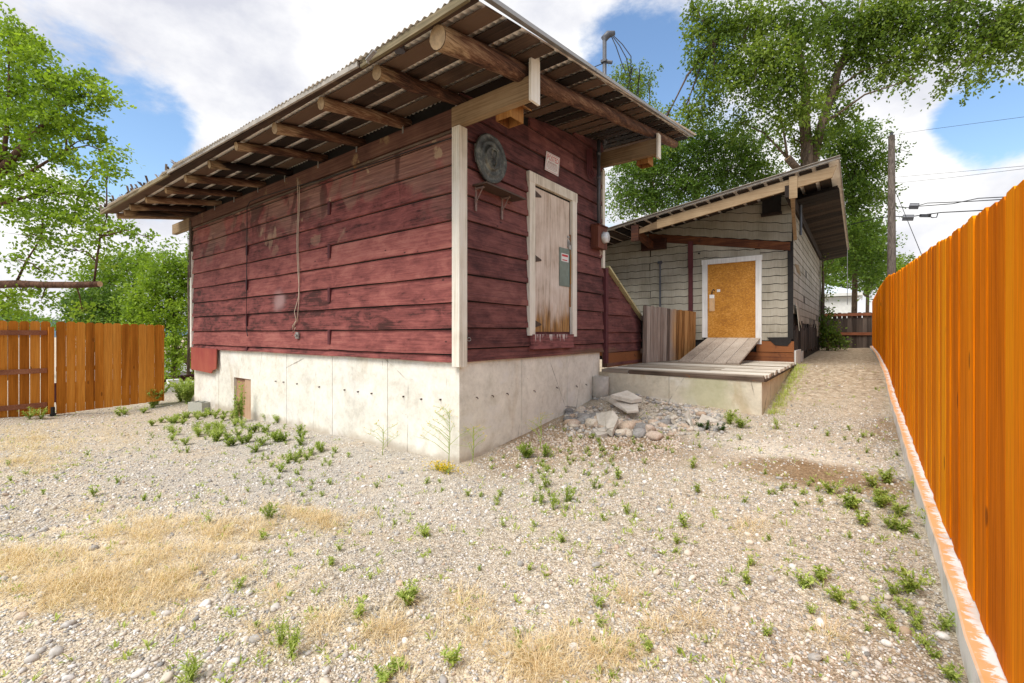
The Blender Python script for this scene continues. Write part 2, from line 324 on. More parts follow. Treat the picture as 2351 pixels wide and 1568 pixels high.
def picket_mat():
    n = NT('half_weathered_pickets', .8); g = n.noise(1, n.map((45, 45, 1.5)), 7, .6, .4); X, Y, Z = n.sep(); t = n.attr()
    gr = n.ramp(n.math('ADD', n.math('MULTIPLY', g, .8), n.math('MULTIPLY', t, .3)), [(.4, (.10, .075, .06)), (.55, (.26, .20, .165)), (.75, (.42, .36, .31))])
    orr = n.ramp(n.math('ADD', n.math('MULTIPLY', g, .8), n.math('MULTIPLY', t, .3)), [(.4, (.16, .07, .02)), (.55, (.42, .21, .07)), (.75, (.58, .34, .14))])
    c = n.mix(n.mr(n.math('ADD', Y, n.math('MULTIPLY', n.noise(3), .5)), 9.9, 10.4), gr, orr); n.bump(g, .4, .006); return n.done(c)
M['picket'] = picket_mat()
def fence_mat(name, a, b, c3, axis='z', sheen=.05, tam=.22):
    n = NT(name, .8, sheen); g = n.noise(1, n.map(gvec(axis, .9, 42)), 7, .6, .5); b2 = n.noise(1, n.map(gvec(axis, .5, 5)), 5, .55, .4); t = n.attr()
    v = n.math('ADD', n.math('ADD', n.math('MULTIPLY', g, .35), n.math('MULTIPLY', b2, .5)), n.math('MULTIPLY', n.math('SUBTRACT', t, .1), tam))
    c = n.ramp(v, [(.34, a), (.52, b), (.70, c3)])
    kn = n.vor(1.7, n.map(gvec(axis, 1, 3.0))); c = n.mix(n.mr(kn.outputs['Distance'], .05, .1, .7, 0), c, (.12, .04, .01))
    X, Y, Z = n.sep(); gr_ = n.noise(1, n.map(gvec(axis, 3, 160)), 4, .7); c = n.mix(1, c, n.ramp(gr_, [(.35, (.78, .76, .74)), (.6, (1.08, 1.08, 1.08))]), 'MULTIPLY')
    n.bump(g, .35, .005); return n.done(c)
M['fence'] = fence_mat('bright_orange_stain', (.52, .12, .002), (.84, .235, .003), (.94, .37, .008))
M['fence_left'] = fence_mat('amber_stained_cedar', (.24, .075, .010), (.48, .17, .022), (.62, .27, .05))
M['fence_back'] = fence_mat('old_grey_fence', (.03, .023, .02), (.085, .068, .058), (.16, .13, .11))
M['fence_rail'] = wood('brown_rail', (.12, .04, .02), (.24, .09, .045), (.34, .15, .08), 'x')
def curb_mat():
    n = NT('whitewashed_curb', .85); X, Y, Z = n.sep(); a = n.noise(9, detail=6); nor = n.sep(n.geo.outputs['Normal'])
    Z2 = n.mr(n.math('ADD', n.noise(4, detail=6), 0), .5, .7); w = n.ramp(a, [(.35, (.70, .67, .62)), (.5, (.89, .88, .87)), (.65, (.92, .91, .9))])
    st = n.math('MULTIPLY', n.mr(nor[2], .5, .8), n.mr(n.noise(1, n.map((6, 7, 4)), 6, .65, 1.), .44, .54))
    st = n.math('MULTIPLY', n.mr(nor[2], .5, .8), n.mr(n.math('ADD', X, n.math('MULTIPLY', n.math('SUBTRACT', n.noise(1, n.map((9, 26, 4)), 8, .75, .8), .5), .26)), .396, .408, 1, 0)); nb = n.math('MULTIPLY', st, .8); c = n.mix(nb, w, (.82, .36, .06)); n.bump(a, .4, .006); return n.done(c)
M['curb'] = curb_mat()
def leaf_mat(name, dark, mid, light, trans=.4):
    n = NT(name, .55, .3); t = n.attr(); c = n.ramp(t, [(0, dark), (.5, mid), (1, light)])
    n.setv(n.b.inputs['Base Color'], c); tr = n.nt.nodes.new('ShaderNodeBsdfTranslucent'); n.L(n.mix(1, c, (1.15, 1.2, .6), 'MULTIPLY'), tr.inputs[0])
    ms = n.nt.nodes.new('ShaderNodeMixShader'); ms.inputs[0].default_value = trans; n.L(n.b.outputs[0], ms.inputs[1]); n.L(tr.outputs[0], ms.inputs[2])
    n.L(ms.outputs[0], n.nt.nodes['Material Output'].inputs[0]); return n.m
M['leaf_maple'] = leaf_mat('maple_leaf', (.08, .15, .015), (.21, .32, .03), (.36, .48, .06), .5)
M['leaf_bush'] = leaf_mat('bush_leaf', (.06, .13, .012), (.18, .29, .025), (.32, .44, .06), .45)
M['leaf_elm'] = leaf_mat('elm_leaf', (.05, .095, .014), (.14, .215, .03), (.30, .38, .07), .45)
M['leaf_dark'] = leaf_mat('deep_green_leaf', (.03, .075, .012), (.10, .18, .025), (.23, .33, .05), .42)  # darker green leaf colour than the other trees
M['weed'] = leaf_mat('weed_leaf', (.20, .28, .05), (.40, .50, .11), (.60, .66, .25), .45)
M['yellow'] = leaf_mat('yellow_flower', (.5, .35, .01), (.75, .52, .02), (.8, .7, .08), .3)
M['straw'] = leaf_mat('dry_grass', (.56, .40, .22), (.78, .63, .41), (.88, .78, .58), .3)
def bark_mat(name, d, l):
    n = NT(name, .9, .15); g = n.noise(1, n.map((14, 14, 3)), 7, .65, 1); n.bump(g, .8, .03); return n.done(n.ramp(g, [(.35, d), (.65, l)]))
M['bark'] = bark_mat('grey_brown_bark', (.05, .035, .025), (.20, .145, .105))
M['bark_red'] = bark_mat('ruddy_bark', (.05, .027, .018), (.17, .09, .06))
M['cut'] = plain('sawn_wood', (.55, .36, .2), .8, .3, 20)
M['pole'] = bark_mat('creosoted_pole', (.06, .047, .04), (.17, .14, .12))
M['wire'] = plain('black_cable', (.02, .02, .022), .6, .1, 5)
M['cord'] = plain('pale_cord', (.55, .43, .33), .7, .2, 30)
M['stone'] = None
def stone_mat():
    n = NT('river_stone', .85, .25); t = n.attr(); a = n.noise(40, detail=5)
    c = n.ramp(t, [(0, (.24, .235, .23)), (.15, (.40, .39, .38)), (.36, (.54, .51, .47)), (.5, (.62, .55, .46)), (.62, (.68, .62, .53)), (.70, (.52, .39, .29)), (.78, (.64, .62, .60)), (1, (.84, .82, .78))])
    c = n.mix(n.mr(a, .35, .7), c, n.mix(1, c, (.72, .7, .66), 'MULTIPLY')); n.bump(a, .3, .003); return n.done(c)
M['stone'] = stone_mat()
M['rubble'] = concrete_mat('broken_concrete', (.52, .48, .42), .4)
def ground_mat():
    n = NT('gravel_ground', .95, .12); X, Y, Z = n.sep()
    wv = n.nt.nodes.new('ShaderNodeVectorMath'); wv.operation = 'MULTIPLY'; n.L(n.pos, wv.inputs[0]); wv.inputs[1].default_value = (1, 1, 0)
    def cells(scale):
        v = n.vor(scale, wv.outputs[0]); s2 = n.nt.nodes.new('ShaderNodeSeparateColor'); n.L(v.outputs['Color'], s2.inputs[0]); return v.outputs['Distance'], s2.outputs[0], s2.outputs[1]
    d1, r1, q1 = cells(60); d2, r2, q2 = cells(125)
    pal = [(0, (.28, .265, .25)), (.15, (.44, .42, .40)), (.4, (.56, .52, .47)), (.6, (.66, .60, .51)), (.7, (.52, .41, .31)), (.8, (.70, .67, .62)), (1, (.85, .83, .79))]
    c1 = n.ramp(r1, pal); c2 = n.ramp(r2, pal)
    c1 = n.mix(n.mr(d1, .38, .62), c1, (.24, .205, .165)); c2 = n.mix(n.mr(d2, .42, .68, 0, .8), c2, (.42, .37, .30))  # cell edges darkened in a dirt tone, standing in for shade between stones
    c = n.mix(n.math('GREATER_THAN', q1, .45), c1, c2)
    fine = n.ramp(n.noise(80, wv.outputs[0], 5, .7), [(.36, (.24, .24, .245)), (.5, (.44, .44, .445)), (.62, (.68, .68, .68))])
    big = n.noise(.8, detail=5, rough=.6)
    # grey crushed gravel along the shed wall and on the far left
    mw = n.math('MAXIMUM', n.spot((-6.2, 2.6, -1.5), .8, 2.6, (.55, 1, 0), 1.6, 1.4), n.spot((-4.0, 2.6, -1.5), .2, 1.2, (.6, 1, 0), .9, 1.6))
    c = n.mix(n.math('MULTIPLY', mw, .85), c, n.mix(.25, fine, c2))
    # tan fines and bare soil
    sand = n.ramp(n.noise(60, wv.outputs[0], 5, .7), [(.35, (.36, .27, .18)), (.5, (.53, .43, .31)), (.65, (.64, .55, .42))])
    ms = n.mr(n.noise(1.6, wv.outputs[0], 6, .65, .5), .5, .68); c = n.mix(n.math('MULTIPLY', ms, .45), c, sand)
    farm = n.mr(Y, 6.5, 10.); c = n.mix(n.math('MULTIPLY', farm, .85), c, n.ramp(n.noise(9, wv.outputs[0], 8, .75), [(.38, (.20, .14, .09)), (.5, (.42, .34, .25)), (.60, (.66, .59, .49))]))
    soil = n.ramp(n.noise(50, wv.outputs[0], 6, .7), [(.35, (.17, .115, .07)), (.55, (.30, .21, .13)), (.7, (.44, .34, .23))])
    b1 = P(1880, 1095, Z=-1.3); b2 = P(2060, 1000, Z=-1.2); b3 = P(1330, 985, Z=-1.2); b4 = P(1180, 1060, Z=-1.4); b5 = P(1850, 1530, Z=-1.43); b6 = P(2110, 1500, Z=-1.42)
    # straw litter
    straw = n.ramp(n.noise(1, n.map((60, 25, 1)), 6, .7, 1.5), [(.33, (.52, .42, .30)), (.5, (.74, .62, .46)), (.65, (.86, .77, .62))])
    for c0, a0, a1, sc, am in STRAW: c = n.mix(n.math('MULTIPLY', n.spot(c0, a0 * .6, a1, sc, 2.8, 5), am * .42), c, straw)
    # pale dust by the lane
    w1 = P(1790, 1050, Z=-1.3); c = n.mix(n.math('MULTIPLY', n.spot(w1, .1, .8, (.6, 1.3, 0), .5, 4), .55), c, (.74, .71, .66))
    w2 = P(1620, 1020, Z=-1.27); c = n.mix(n.math('MULTIPLY', n.spot(w2, .3, 1.3, (.6, 1, 0), .7, 3), .3), c, (.70, .66, .60))
    for c0, a0, a1, sc, am in ((b1, .35, .8, (.75, 1.5, 0), 1.0), (b2, .2, .7, (1.6, .8, 0), .8), (b3, .5, 1.3, (.6, 1.2, 0), .9), (b4, .15, .7, (1, 1, 0), .6), (b5, .05, .35, (.8, 1.2, 0), .6), (b6, .05, .4, (1, 1, 0), .55)):
        c = n.mix(n.math('MULTIPLY', n.spot(c0, a0, a1, sc, .45, 3.5), am), c, soil)
    c = n.mix(n.mr(big, .35, .65, 0, .22), c, (.68, .60, .48)); mo = n.noise(19, wv.outputs[0], 9, .72); c = n.mix(1, c, n.ramp(mo, [(.34, (.68, .63, .56)), (.5, (1.0, .965, .89)), (.64, (1.19, 1.15, 1.07))]), 'MULTIPLY')
    h = n.math('ADD', n.mr(d1, 0, .6, 1, 0), n.math('MULTIPLY', n.mr(d2, 0, .6, 1, 0), .5)); n.bump(h, .8, .012); return n.done(c)
STRAW = [(P(60, 1290, Z=-1.46), .3, .9, (.8, 1.3, 0), .9), (P(330, 1230, Z=-1.46), .5, 1.1, (.7, 1.6, 0), .9), (P(120, 1370, Z=-1.46), .2, .7, (.8, 1.3, 0), .8), (P(560, 1200, Z=-1.46), .3, .9, (.8, 1.3, 0), .8),
         (P(40, 1040, Z=-1.5), .4, 2.0, (.5, 1.2, 0), .8), (P(1080, 1500, Z=-1.44), .1, .5, (1, 1, 0), .5), (P(1260, 1540, Z=-1.44), .05, .35, (1, 1, 0), .6), (P(300, 980, Z=-1.5), .5, 2.0, (.4, 1.6, 0), .6), (P(800, 1480, Z=-1.44), .05, .4, (.8, 1.2, 0), .5)]
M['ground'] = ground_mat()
M['wall_white'] = plain('white_block', (.62, .62, .60), .8, .2, 6)
M['dark_red'] = plain('dark_red_fence', (.07, .018, .02), .8, .3, 6)
M['cinder'] = plain('cinder_block', (.36, .36, .31), .95, .3, 35)
M['dark_disc'] = None
def disc_mat():
    n = NT('blackened_metal_lid', .5, .5); a = n.noise(9, detail=6); b = n.noise(45, detail=4)
    c = n.ramp(n.math('ADD', n.math('MULTIPLY', a, .7), n.math('MULTIPLY', b, .3)), [(.35, (.025, .026, .024)), (.5, (.075, .078, .068)), (.65, (.21, .21, .17))]); n.b.inputs['Metallic'].default_value = .3; n.bump(b, .3, .004); return n.done(c)
M['dark_disc'] = disc_mat()

# ---------------------------------------------------------------- ground
def sm(x): x = np.clip(x, 0, 1); return x * x * (3 - 2 * x)
LY = [-400, -6, 0, 2.5, 5, 7.1, 8.4, 10, 11, 15, 22, 30, 400]; LZ = [-1.6, -1.5, -1.46, -1.42, -1.29, -1.15, -1.0, -.8, -.68, -.62, -.58, -.6, -.6]
def G(X, Y):
    X = np.asarray(X, float); Y = np.asarray(Y, float)
    lane = np.interp(Y, LY, LZ); left = np.interp(np.minimum(Y, 3.4), LY, LZ)
    w = sm((-4.3 - X) / 1.2) ; z = lane * (1 - w) + left * w
    z = z - .09 * sm((-1.2 - X) / 2.2) * sm((5.6 - Y) / 1.6) * sm((Y - .3) / 2) 
    z = z - .05 * sm((-6 - X) / 5) - .07 * sm((Y - 1.6) / 1.5) * sm((-6 - X) / 4)
    z = z + .16 * np.exp(-((X + 2.95) / .55) ** 2 - ((Y - 6.75) / .5) ** 2) + .10 * np.exp(-((X + 2.1) / .75) ** 2 - ((Y - 6.9) / .38) ** 2)
    z = z - 1.1 * sm((-14.5 - X) / 6)
    z = z + .008 * np.sin(X * 3.1 + Y * 1.7) + .006 * np.sin(X * 7.3 - Y * 5.1) + .004 * np.sin(X * 13 + 2) * np.sin(Y * 11)
    return z
def grid():
    xs = np.concatenate([-np.geomspace(400, 14, 30), np.arange(-13.9, -6, .12), np.arange(-6, .7, .05), np.geomspace(.8, 400, 26)])
    ys = np.concatenate([-np.geomspace(400, 1.2, 26), np.arange(-1.1, 4.6, .05), np.arange(4.6, 12, .1), np.geomspace(12.2, 600, 40)])
    XX, YY = np.meshgrid(xs, ys); ZZ = G(XX, YY); v = np.stack([XX, YY, ZZ], -1).reshape(-1, 3); nx, ny = len(xs), len(ys)
    i = np.arange(nx * ny).reshape(ny, nx); f = np.stack([i[:-1, :-1], i[:-1, 1:], i[1:, 1:], i[1:, :-1]], -1).reshape(-1, 4)
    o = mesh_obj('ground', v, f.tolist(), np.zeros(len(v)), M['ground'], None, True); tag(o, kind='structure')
grid()

# loose stones lying on the gravel (one countless mass)
import itertools
ICO = None
def ico(sub):
    import bmesh
    bm = bmesh.new(); bmesh.ops.create_icosphere(bm, subdivisions=sub, radius=1); v = np.array([x.co[:] for x in bm.verts]); f = np.array([[q.index for q in p.verts] for p in bm.faces]); bm.free(); return v, f
IC1, IF1 = ico(1); IC2, IF2 = ico(2)
def rot_mats(n, flat=1.0):
    a = RNG.uniform(0, 2 * np.pi, n); b = RNG.normal(0, .25 * flat, n); c = RNG.normal(0, .25 * flat, n)
    ca, sa, cb, sb, cc, sc = np.cos(a), np.sin(a), np.cos(b), np.sin(b), np.cos(c), np.sin(c); z = np.zeros(n); o = np.ones(n)
    Rz = np.stack([ca, -sa, z, sa, ca, z, z, z, o], -1).reshape(n, 3, 3); Rx = np.stack([o, z, z, z, cb, -sb, z, sb, cb], -1).reshape(n, 3, 3); Ry = np.stack([cc, z, sc, z, o, z, -sc, z, cc], -1).reshape(n, 3, 3)
    return Rz @ Rx @ Ry
def stones(name, pos, size, tint, base=1, rough=.18, flat=.6, parent=None, ang=0., mat=None, smooth=True):
    v0, f0 = (IC1, IF1) if base == 1 else (IC2, IF2); n = len(pos); k = len(v0)
    sc = size[:, None] * np.stack([RNG.uniform(.8, 1.3, n), RNG.uniform(.65, 1.05, n), RNG.uniform(.45, .8, n) * flat / .6], -1)
    v = v0[None] * (1 + rough * RNG.normal(0, 1, (n, k, 1))) * sc[:, None, :]
    if ang: v = np.clip(v, -sc[:, None, :] * ang, sc[:, None, :] * ang)
    v = np.einsum('nij,nkj->nki', rot_mats(n), v) + pos[:, None, :]
    f = (f0[None] + (np.arange(n) * k)[:, None, None]).reshape(-1, 3); v = v.reshape(-1, 3)
    org = np.array(ORG[parent.name]) if parent is not None else np.zeros(3)
    me = bpy.data.meshes.new(name); me.vertices.add(len(v)); me.vertices.foreach_set('co', (v - org).astype(np.float32).ravel())
    me.loops.add(f.size); me.loops.foreach_set('vertex_index', f.astype(np.int32).ravel()); me.polygons.add(len(f)); me.polygons.foreach_set('loop_start', np.arange(len(f), dtype=np.int32) * 3)
    if smooth: me.polygons.foreach_set('use_smooth', np.ones(len(f), bool))
    me.update(calc_edges=True); a = me.attributes.new('tint', 'FLOAT', 'POINT'); a.data.foreach_set('value', np.repeat(tint, k).astype(np.float32)); me.materials.append(mat or M['stone'])
    o = bpy.data.objects.new(name, me); COL.objects.link(o); return o
def in_fan(n, t0, t1, xa=-30, xb=2380, p=1.0):  # ground points inside the camera's view, denser close by
    t = t0 * (t1 / t0) ** (RNG.random(n) ** p); px = RNG.uniform(xa, xb, n); s = (px - CX) / FPX
    q = t[:, None] * (FV[None] + s[:, None] * RV[None]); X, Y = q[:, 0], q[:, 1]
    ok = (X < .34) & ~((Y > 3.6) & (X < -3.44)) & ~((Y > 7.05) & (X < -1.02)) & (X > -13.5)
    return X[ok], Y[ok], t[ok]
X, Y, t = in_fan(46000, 1.7, 6.5, p=1.1)
near_straw = np.exp(-((X + 4.1) / 1.1) ** 2 - ((Y - .9) / .55) ** 2); bs = P(1880, 1095, Z=-1.3); soil_d = np.exp(-((X - bs[0]) / .55) ** 2 - ((Y - bs[1]) / .35) ** 2)
keep = RNG.random(len(X)) > np.maximum(near_straw * .45, soil_d * .9); X, Y, t = X[keep], Y[keep], t[keep]
sz = np.clip(np.exp(RNG.normal(-5.15, .40, len(X))), .003, .019); 
o = stones('gravel_stones', np.stack([X, Y, G(X, Y) + sz * .2], -1), sz, RNG.random(len(X)), 1, .1); tag(o, 'loose pale gravel strewn over the yard', 'gravel', kind='stuff')
X, Y, t = in_fan(30000, 3.4, 10, p=.8); keep = RNG.random(len(X)) > np.exp(-((X - bs[0]) / .6) ** 2 - ((Y - bs[1]) / .4) ** 2); keep &= RNG.random(len(X)) > .75 * sm((Y - 6.5) / 2); X, Y = X[keep], Y[keep]; sz = np.exp(RNG.normal(-4.75, .35, len(X)))
o = stones('coarse_gravel', np.stack([X, Y, G(X, Y) + sz * .1], -1), sz, RNG.random(len(X)) ** 1.0, 1, .12, .8, None, 0, None, False); tag(o, 'coarse grey and cream gravel toward the back of the yard', 'gravel', kind='stuff')
X, Y, t = in_fan(330, 1.8, 8.0, p=1.1); sz = RNG.uniform(.014, .028, len(X))
o = stones('river_pebbles', np.stack([X, Y, G(X, Y) + sz * .25], -1), sz, RNG.random(len(X)) * .9 + .1, 2, .03); tag(o, 'larger rounded pebbles scattered among the gravel', 'pebbles', kind='stuff')

# ---------------------------------------------------------------- red shed
WX, WY = -3.49, 3.63                              # planes of the two visible walls
def ZU(y): return 2.46 + .175 * (y - 2.56)        # underside of the roof boards
shed = empty('red_shed', (-7.4, 5.4, -1.4), 'dark red board shed on a pale concrete base with logs under its low sloping roof', 'shed')
def siding(mb, axis, plane, a0, a1, zs, joints=(), top=None, lip=.034, thick=.03, sign=-1, bot=None):
    # lapped boards; axis 'x': the wall runs along X and faces -Y, 'y': it runs along Y and faces +X
    for k in range(len(zs) - 1):
        z0, z1 = zs[k], zs[k + 1] - .015
        cuts = [a0] + sorted(j for j, kk in joints if kk is None or k in kk) + [a1]
        for c0, c1 in zip(cuts[:-1], cuts[1:]):
            n = max(2, int(abs(c1 - c0) / .5)); tint = random.random(); ph = random.random() * 9; last = None
            pts = []
            for i in range(n + 1):
                a = c0 + (c1 - c0) * i / n; w = .004 * math.sin(a * 2.3 + ph) + .0025 * math.sin(a * 7 + ph * 2)
                zt = z1 if top is None else min(z1, top(a)); zb = z0 + w
                if zt <= zb + .01: continue
                fr = (zt - zb) / (z1 - z0); l0 = lip; l1 = lip - (lip - .004) * fr; lm = l0 - (l0 - l1) * .25 - .005
                q = []
                for z, d in ((zb, -.004), (zb, l0), (zb + (zt - zb) * .24, l0 - .002), (zb + (zt - zb) * .25, lm), (zt, l1), (zt, -.004)):
                    q.append((a, plane - d, z) if axis == 'x' else (plane + d, a, z))
                pts.append(q)
            if len(pts) < 2: continue
            v = np.array(pts).reshape(-1, 3); m = 6; f = []
            for i in range(len(pts) - 1):
                for j in range(m): 
                    q = (i * m + j, (i + 1) * m + j, (i + 1) * m + (j + 1) % m, i * m + (j + 1) % m); f.append(q if axis == 'x' else q[::-1])
            f += [tuple(range(m)), tuple(range((len(pts) - 1) * m, len(pts) * m))[::-1]]
            mb.add(v, f, tint)
ZL = [-.325, -.235, .05, .35, .65, .96, 1.27, 1.58, 1.89, 2.2, 2.30]
jl = [(-8.75, (2, 4, 6, 8)), (-6.07, (1, 3, 5, 7))]
mb = MB(); siding(mb, 'x', WY + .026, -11.38, WX - .03, ZL, jl); 
mb.build('side_wall', M['siding_left'], shed); m2 = MB(); m2.box(-11.38, WX - .03, WY + .026, WY + .08, -.31, 2.45, .1); m2.build('wall_core', M['black'], shed)  # black core seen through the board gaps, painting in the lap shadow
ZR = [-.325, -.17, .07, .37, .67, .97, 1.28, 1.56, 1.88, 2.18, 2.47, 2.77, 3.07, 3.4]
DY0, DY1 = 4.94, 6.21
mb = MB()
topR = lambda a: ZU(a) + .01
siding(mb, 'y', WX - .026, WY + .03, DY0 + .04, ZR, [], topR); siding(mb, 'y', WX - .026, DY1 - .04, 7.2, ZR, [], topR)
mid = [z for z in ZR if z >= 2.18]; siding(mb, 'y', WX - .0265, DY0 + .04, DY1 - .04, mid, [(5.6, (1,))], topR)
siding(mb, 'y', WX - .0265, DY0 + .04, DY1 - .04, [-.325, -.17, .04], [], topR)
mb.build('front_wall', M['siding_right'], shed); m2 = MB(); m2.prism([(WX - .08, WY + .04, -.31), (WX - .08, 7.18, -.31), (WX - .08, 7.18, ZU(7.18)), (WX - .08, WY + .04, ZU(WY))], (.052, 0, 0), .1); m2.build('wall_core', M['black'], shed)  # this black core also paints the shadow lines between lapped boards
# battens over the board joints
for a, zs in ((-8.75, ((1.40, 1.59), (.78, .955), (.13, .34), (-.32, -.24))), (-6.07, ((1.71, 1.90), (1.08, 1.28), (.45, .66), (-.16, .05)))):
    for z0, z1 in zs:
        m2 = MB(); m2.box(a - .028, a + .028, WY - .012, WY + .02, z0, z1, random.random()); m2.build('joint_batten', M['red_trim'], shed)
# foundation of poured panels
fnd = MB(); FY, FX = WY + .04, WX - .035
seam = [P(x, 900, Y=FY)[0] for x in (502, 575, 658, 763, 890)]; hx0, hx1 = P(537, 900, Y=FY)[0], P(576, 900, Y=FY)[0]
xs = [-11.40] + seam + [FX]
for a, b in zip(xs[:-1], xs[1:]):
    g = .005
    if a < hx0 < b or a < hx1 < b:
        lo, hi = max(a, hx0), min(b, hx1); zt = -.83
        if hi > lo: fnd.box(lo, hi, FY, FY + .2, zt, -.29, .5)
        if hx0 > a: fnd.box(a + g, hx0, FY, FY + .2, -2, -.29, .5)
        if hx1 < b: fnd.box(hx1, b - g, FY, FY + .2, -2, -.29, .5)
    else: fnd.box(a + g, b - (g if b < FX else .0), FY, FY + .2, -2, -.29, .5)
ys = [FY + .2] + [P(x, 900, X=FX)[1] for x in (1198, 1302, 1363)] + [7.12]
for a, b in zip(ys[:-1], ys[1:]): fnd.box(FX - .2, FX, a + (.004 if a > FY + .3 else 0), b - .004, -2, -.29, .5)
fnd.box(-11.3, FX - .1, FY + .06, 6.9, -2, -.33, .2)
fo = fnd.build('foundation', M['concrete'], shed)
for cx, cy in ((652, 478), (552, 489), (458 + 0, 0),) if False else ((592, 505), (634, 599), (652, 601), (683, 605), (734, 612), (792, 619), (823, 623), (854, 627), (927, 634), (968, 640), (1012, 641)):
    if cy < 590: continue
    p = P(cx, cy + 276, Y=FY) if cy < 700 else P(cx, cy, Y=FY)
    m2 = MB(); m2.tube([(p[0], FY + .02, p[2]), (p[0], FY - .022, p[2] + .003), (p[0] + .016, FY - .024, p[2] - .008)], .006, 6); m2.box(p[0] - .013, p[0] + .013, FY - .002, FY + .01, p[2] - .011, p[2] + .008); m2.build('form_tie', M['hinge'], fo)
for cx, cy in ((1093, 912), (1129, 908), (1163, 903), (1225, 897), (1277, 889), (1322, 886), (1344, 882)):
    p = P(cx, cy, X=FX); m2 = MB(); m2.tube([(FX - .02, p[1], p[2]), (FX + .022, p[1], p[2]), (FX + .024, p[1] + .008, p[2] - .02)], .006, 6); m2.build('form_tie', M['hinge'], fo)
# crawl hatch
h = MB(); h.box(hx0 + .0, hx1 - .30, FY + .05, FY + .08, -2, -.84, .5); h.box(hx1 - .29, hx1, FY + .02, FY + .05, -1.9, -.84, .8); h.box(hx0, hx1, FY + .03, FY + .06, -.87, -.83, .2)
M['hatch'] = wood('rusty_hatch_board', (.20, .10, .06), (.38, .22, .13), (.5, .34, .23), 'z'); h.build('crawl_hatch', M['hatch'], shed)
# corner boards, end trim
def trim(pts, name='corner_trim', mat='white_trim'): m2 = MB(); m2.box(*pts); return m2.build(name, M[mat], shed)
trim((WX - .085, WX + .028, WY - .026, WY + .002, -.37, 2.275)); trim((WX + .0, WX + .028, WY + .004, WY + .10, -.375, 2.275)); trim((WX - .04, WX - .034, WY - .030, WY - .026, -.36, 2.27))
m2 = MB(); m2.box(-11.47, -11.385, WY - .02, WY + .03, -.3, 1.75, .6); m2.build('end_trim', M['white_trim'], shed)
m2 = MB(); m2.box(-11.50, -11.40, WY - .03, WY + .05, 1.2, 2.42, .3); m2.build('end_post', M['deck_edge'], shed)
trim((WX - .01, WX + .02, 7.13, 7.215, 1.12, 2.80))
m2 = MB(); m2.box(WX - .02, WX + .035, 7.215, 7.32, -.52, 1.13, .5); m2.build('corner_post', M['red_trim'], shed)
# patch of bright red plywood at the low left corner, broken at its right edge
px0 = P(439, 800, Y=WY - .03)[0]; px1 = P(497, 800, Y=WY - .03)[0]
m2 = MB(); m2.prism([(px0, WY - .035, -.77), (px1 - .25, WY - .035, -.80), (px1 - .2, WY - .035, -.74), (px1 - .02, WY - .035, -.70), (px1, WY - .035, -.31), (px0, WY - .035, -.30)], (0, .02, 0), .6); m2.build('patch_board', M['red_bright'], shed)
# wall beams that run out past the corner, with hanger boards
def part(name, mat, *boxes, **k):
    m2 = MB()
    for b in boxes: m2.box(*b)
    return m2.build(name, M[mat], k.get('parent', shed))
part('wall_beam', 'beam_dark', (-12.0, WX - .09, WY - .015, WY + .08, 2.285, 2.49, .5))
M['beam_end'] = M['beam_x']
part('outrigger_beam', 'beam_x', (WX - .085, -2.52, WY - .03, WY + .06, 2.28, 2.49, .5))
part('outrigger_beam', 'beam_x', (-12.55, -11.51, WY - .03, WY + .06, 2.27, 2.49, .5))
part('outrigger_beam', 'beam_x', (WX - .3, -2.52, 7.08, 7.17, 2.83, 3.07, .4))
part('wall_trim', 'deck_edge', (-11.3, WX - .1, WY - .01, WY + .02, 2.235, 2.262, .4))
part('beam_hanger', 'white_trim', (-2.518, -2.49, WY - .05, WY + .10, 2.24, 2.70, .7)); part('beam_hanger', 'white_trim', (-2.518, -2.49, 7.06, 7.18, 2.76, 3.14, .5))
# black panel standing in for the shaded void above the beam
part('dark_void_panel', 'black', (-11.4, WX - .05, WY + .10, WY + .14, 2.46, 2.72, .2))
# logs
def log(name, a, b, r0, r1, tint=.5, rough=.12, cut=True):
    a = np.array(a, float); b = np.array(b, float); n = 14; pts = [a + (b - a) * i / n + np.array([.012 * math.sin(i * 1.3 + tint * 9), 0, .008 * math.sin(i * .9)]) for i in range(n + 1)]
    m2 = MB(); m2.tube(pts, [r0 + (r1 - r0) * i / n + random.uniform(-.004, .004) for i in range(n + 1)], 14, tint, False, rough * .35); o = m2.build(name, M['log'], shed, True)
    if cut:
        m3 = MB(); d = nrm(a - b); sd = nrm(np.cross(d, (0, 0, 1))); u = np.cross(sd, d); ring = [pts[0] + d * .002 + (sd * math.cos(k * math.pi / 7) + u * math.sin(k * math.pi / 7)) * r0 * random.uniform(.93, 1.0) for k in range(14)]
        m3.add([pts[0] + d * .012] + ring, [(0, 1 + k, 1 + (k + 1) % 14) for k in range(14)], random.random()); m3.build('cut_end', M['log_end'], o)
    return o
RX = [-3.52, -4.42, -5.38, -6.34, -7.34, -8.28, -9.25, -10.15, -10.95, -11.55, -12.0]
for i, x in enumerate(RX):
    r = .066 if i < 3 else random.uniform(.055, .063); y0 = 2.53 + random.uniform(-.05, .05); f = lambda y: ZU(y) - r - .004
    ye = 3.78 if i == 0 else 7.6
    log('rafter', (x + random.uniform(-.04, .04), y0, f(y0)), (x, ye, f(ye)), r, r * .95, random.random() * .8 + .1)
log('rake_log', (-2.66, 2.53, ZU(2.53) - .096), (-2.60, 8.25, ZU(8.25) - .075), .093, .068, .6)
for x in RX[:8]:      # metal straps tying the logs down
    part('log_strap', 'steel', (x - .012, x + .012, WY - .02, WY - .012, 2.44, 2.56))
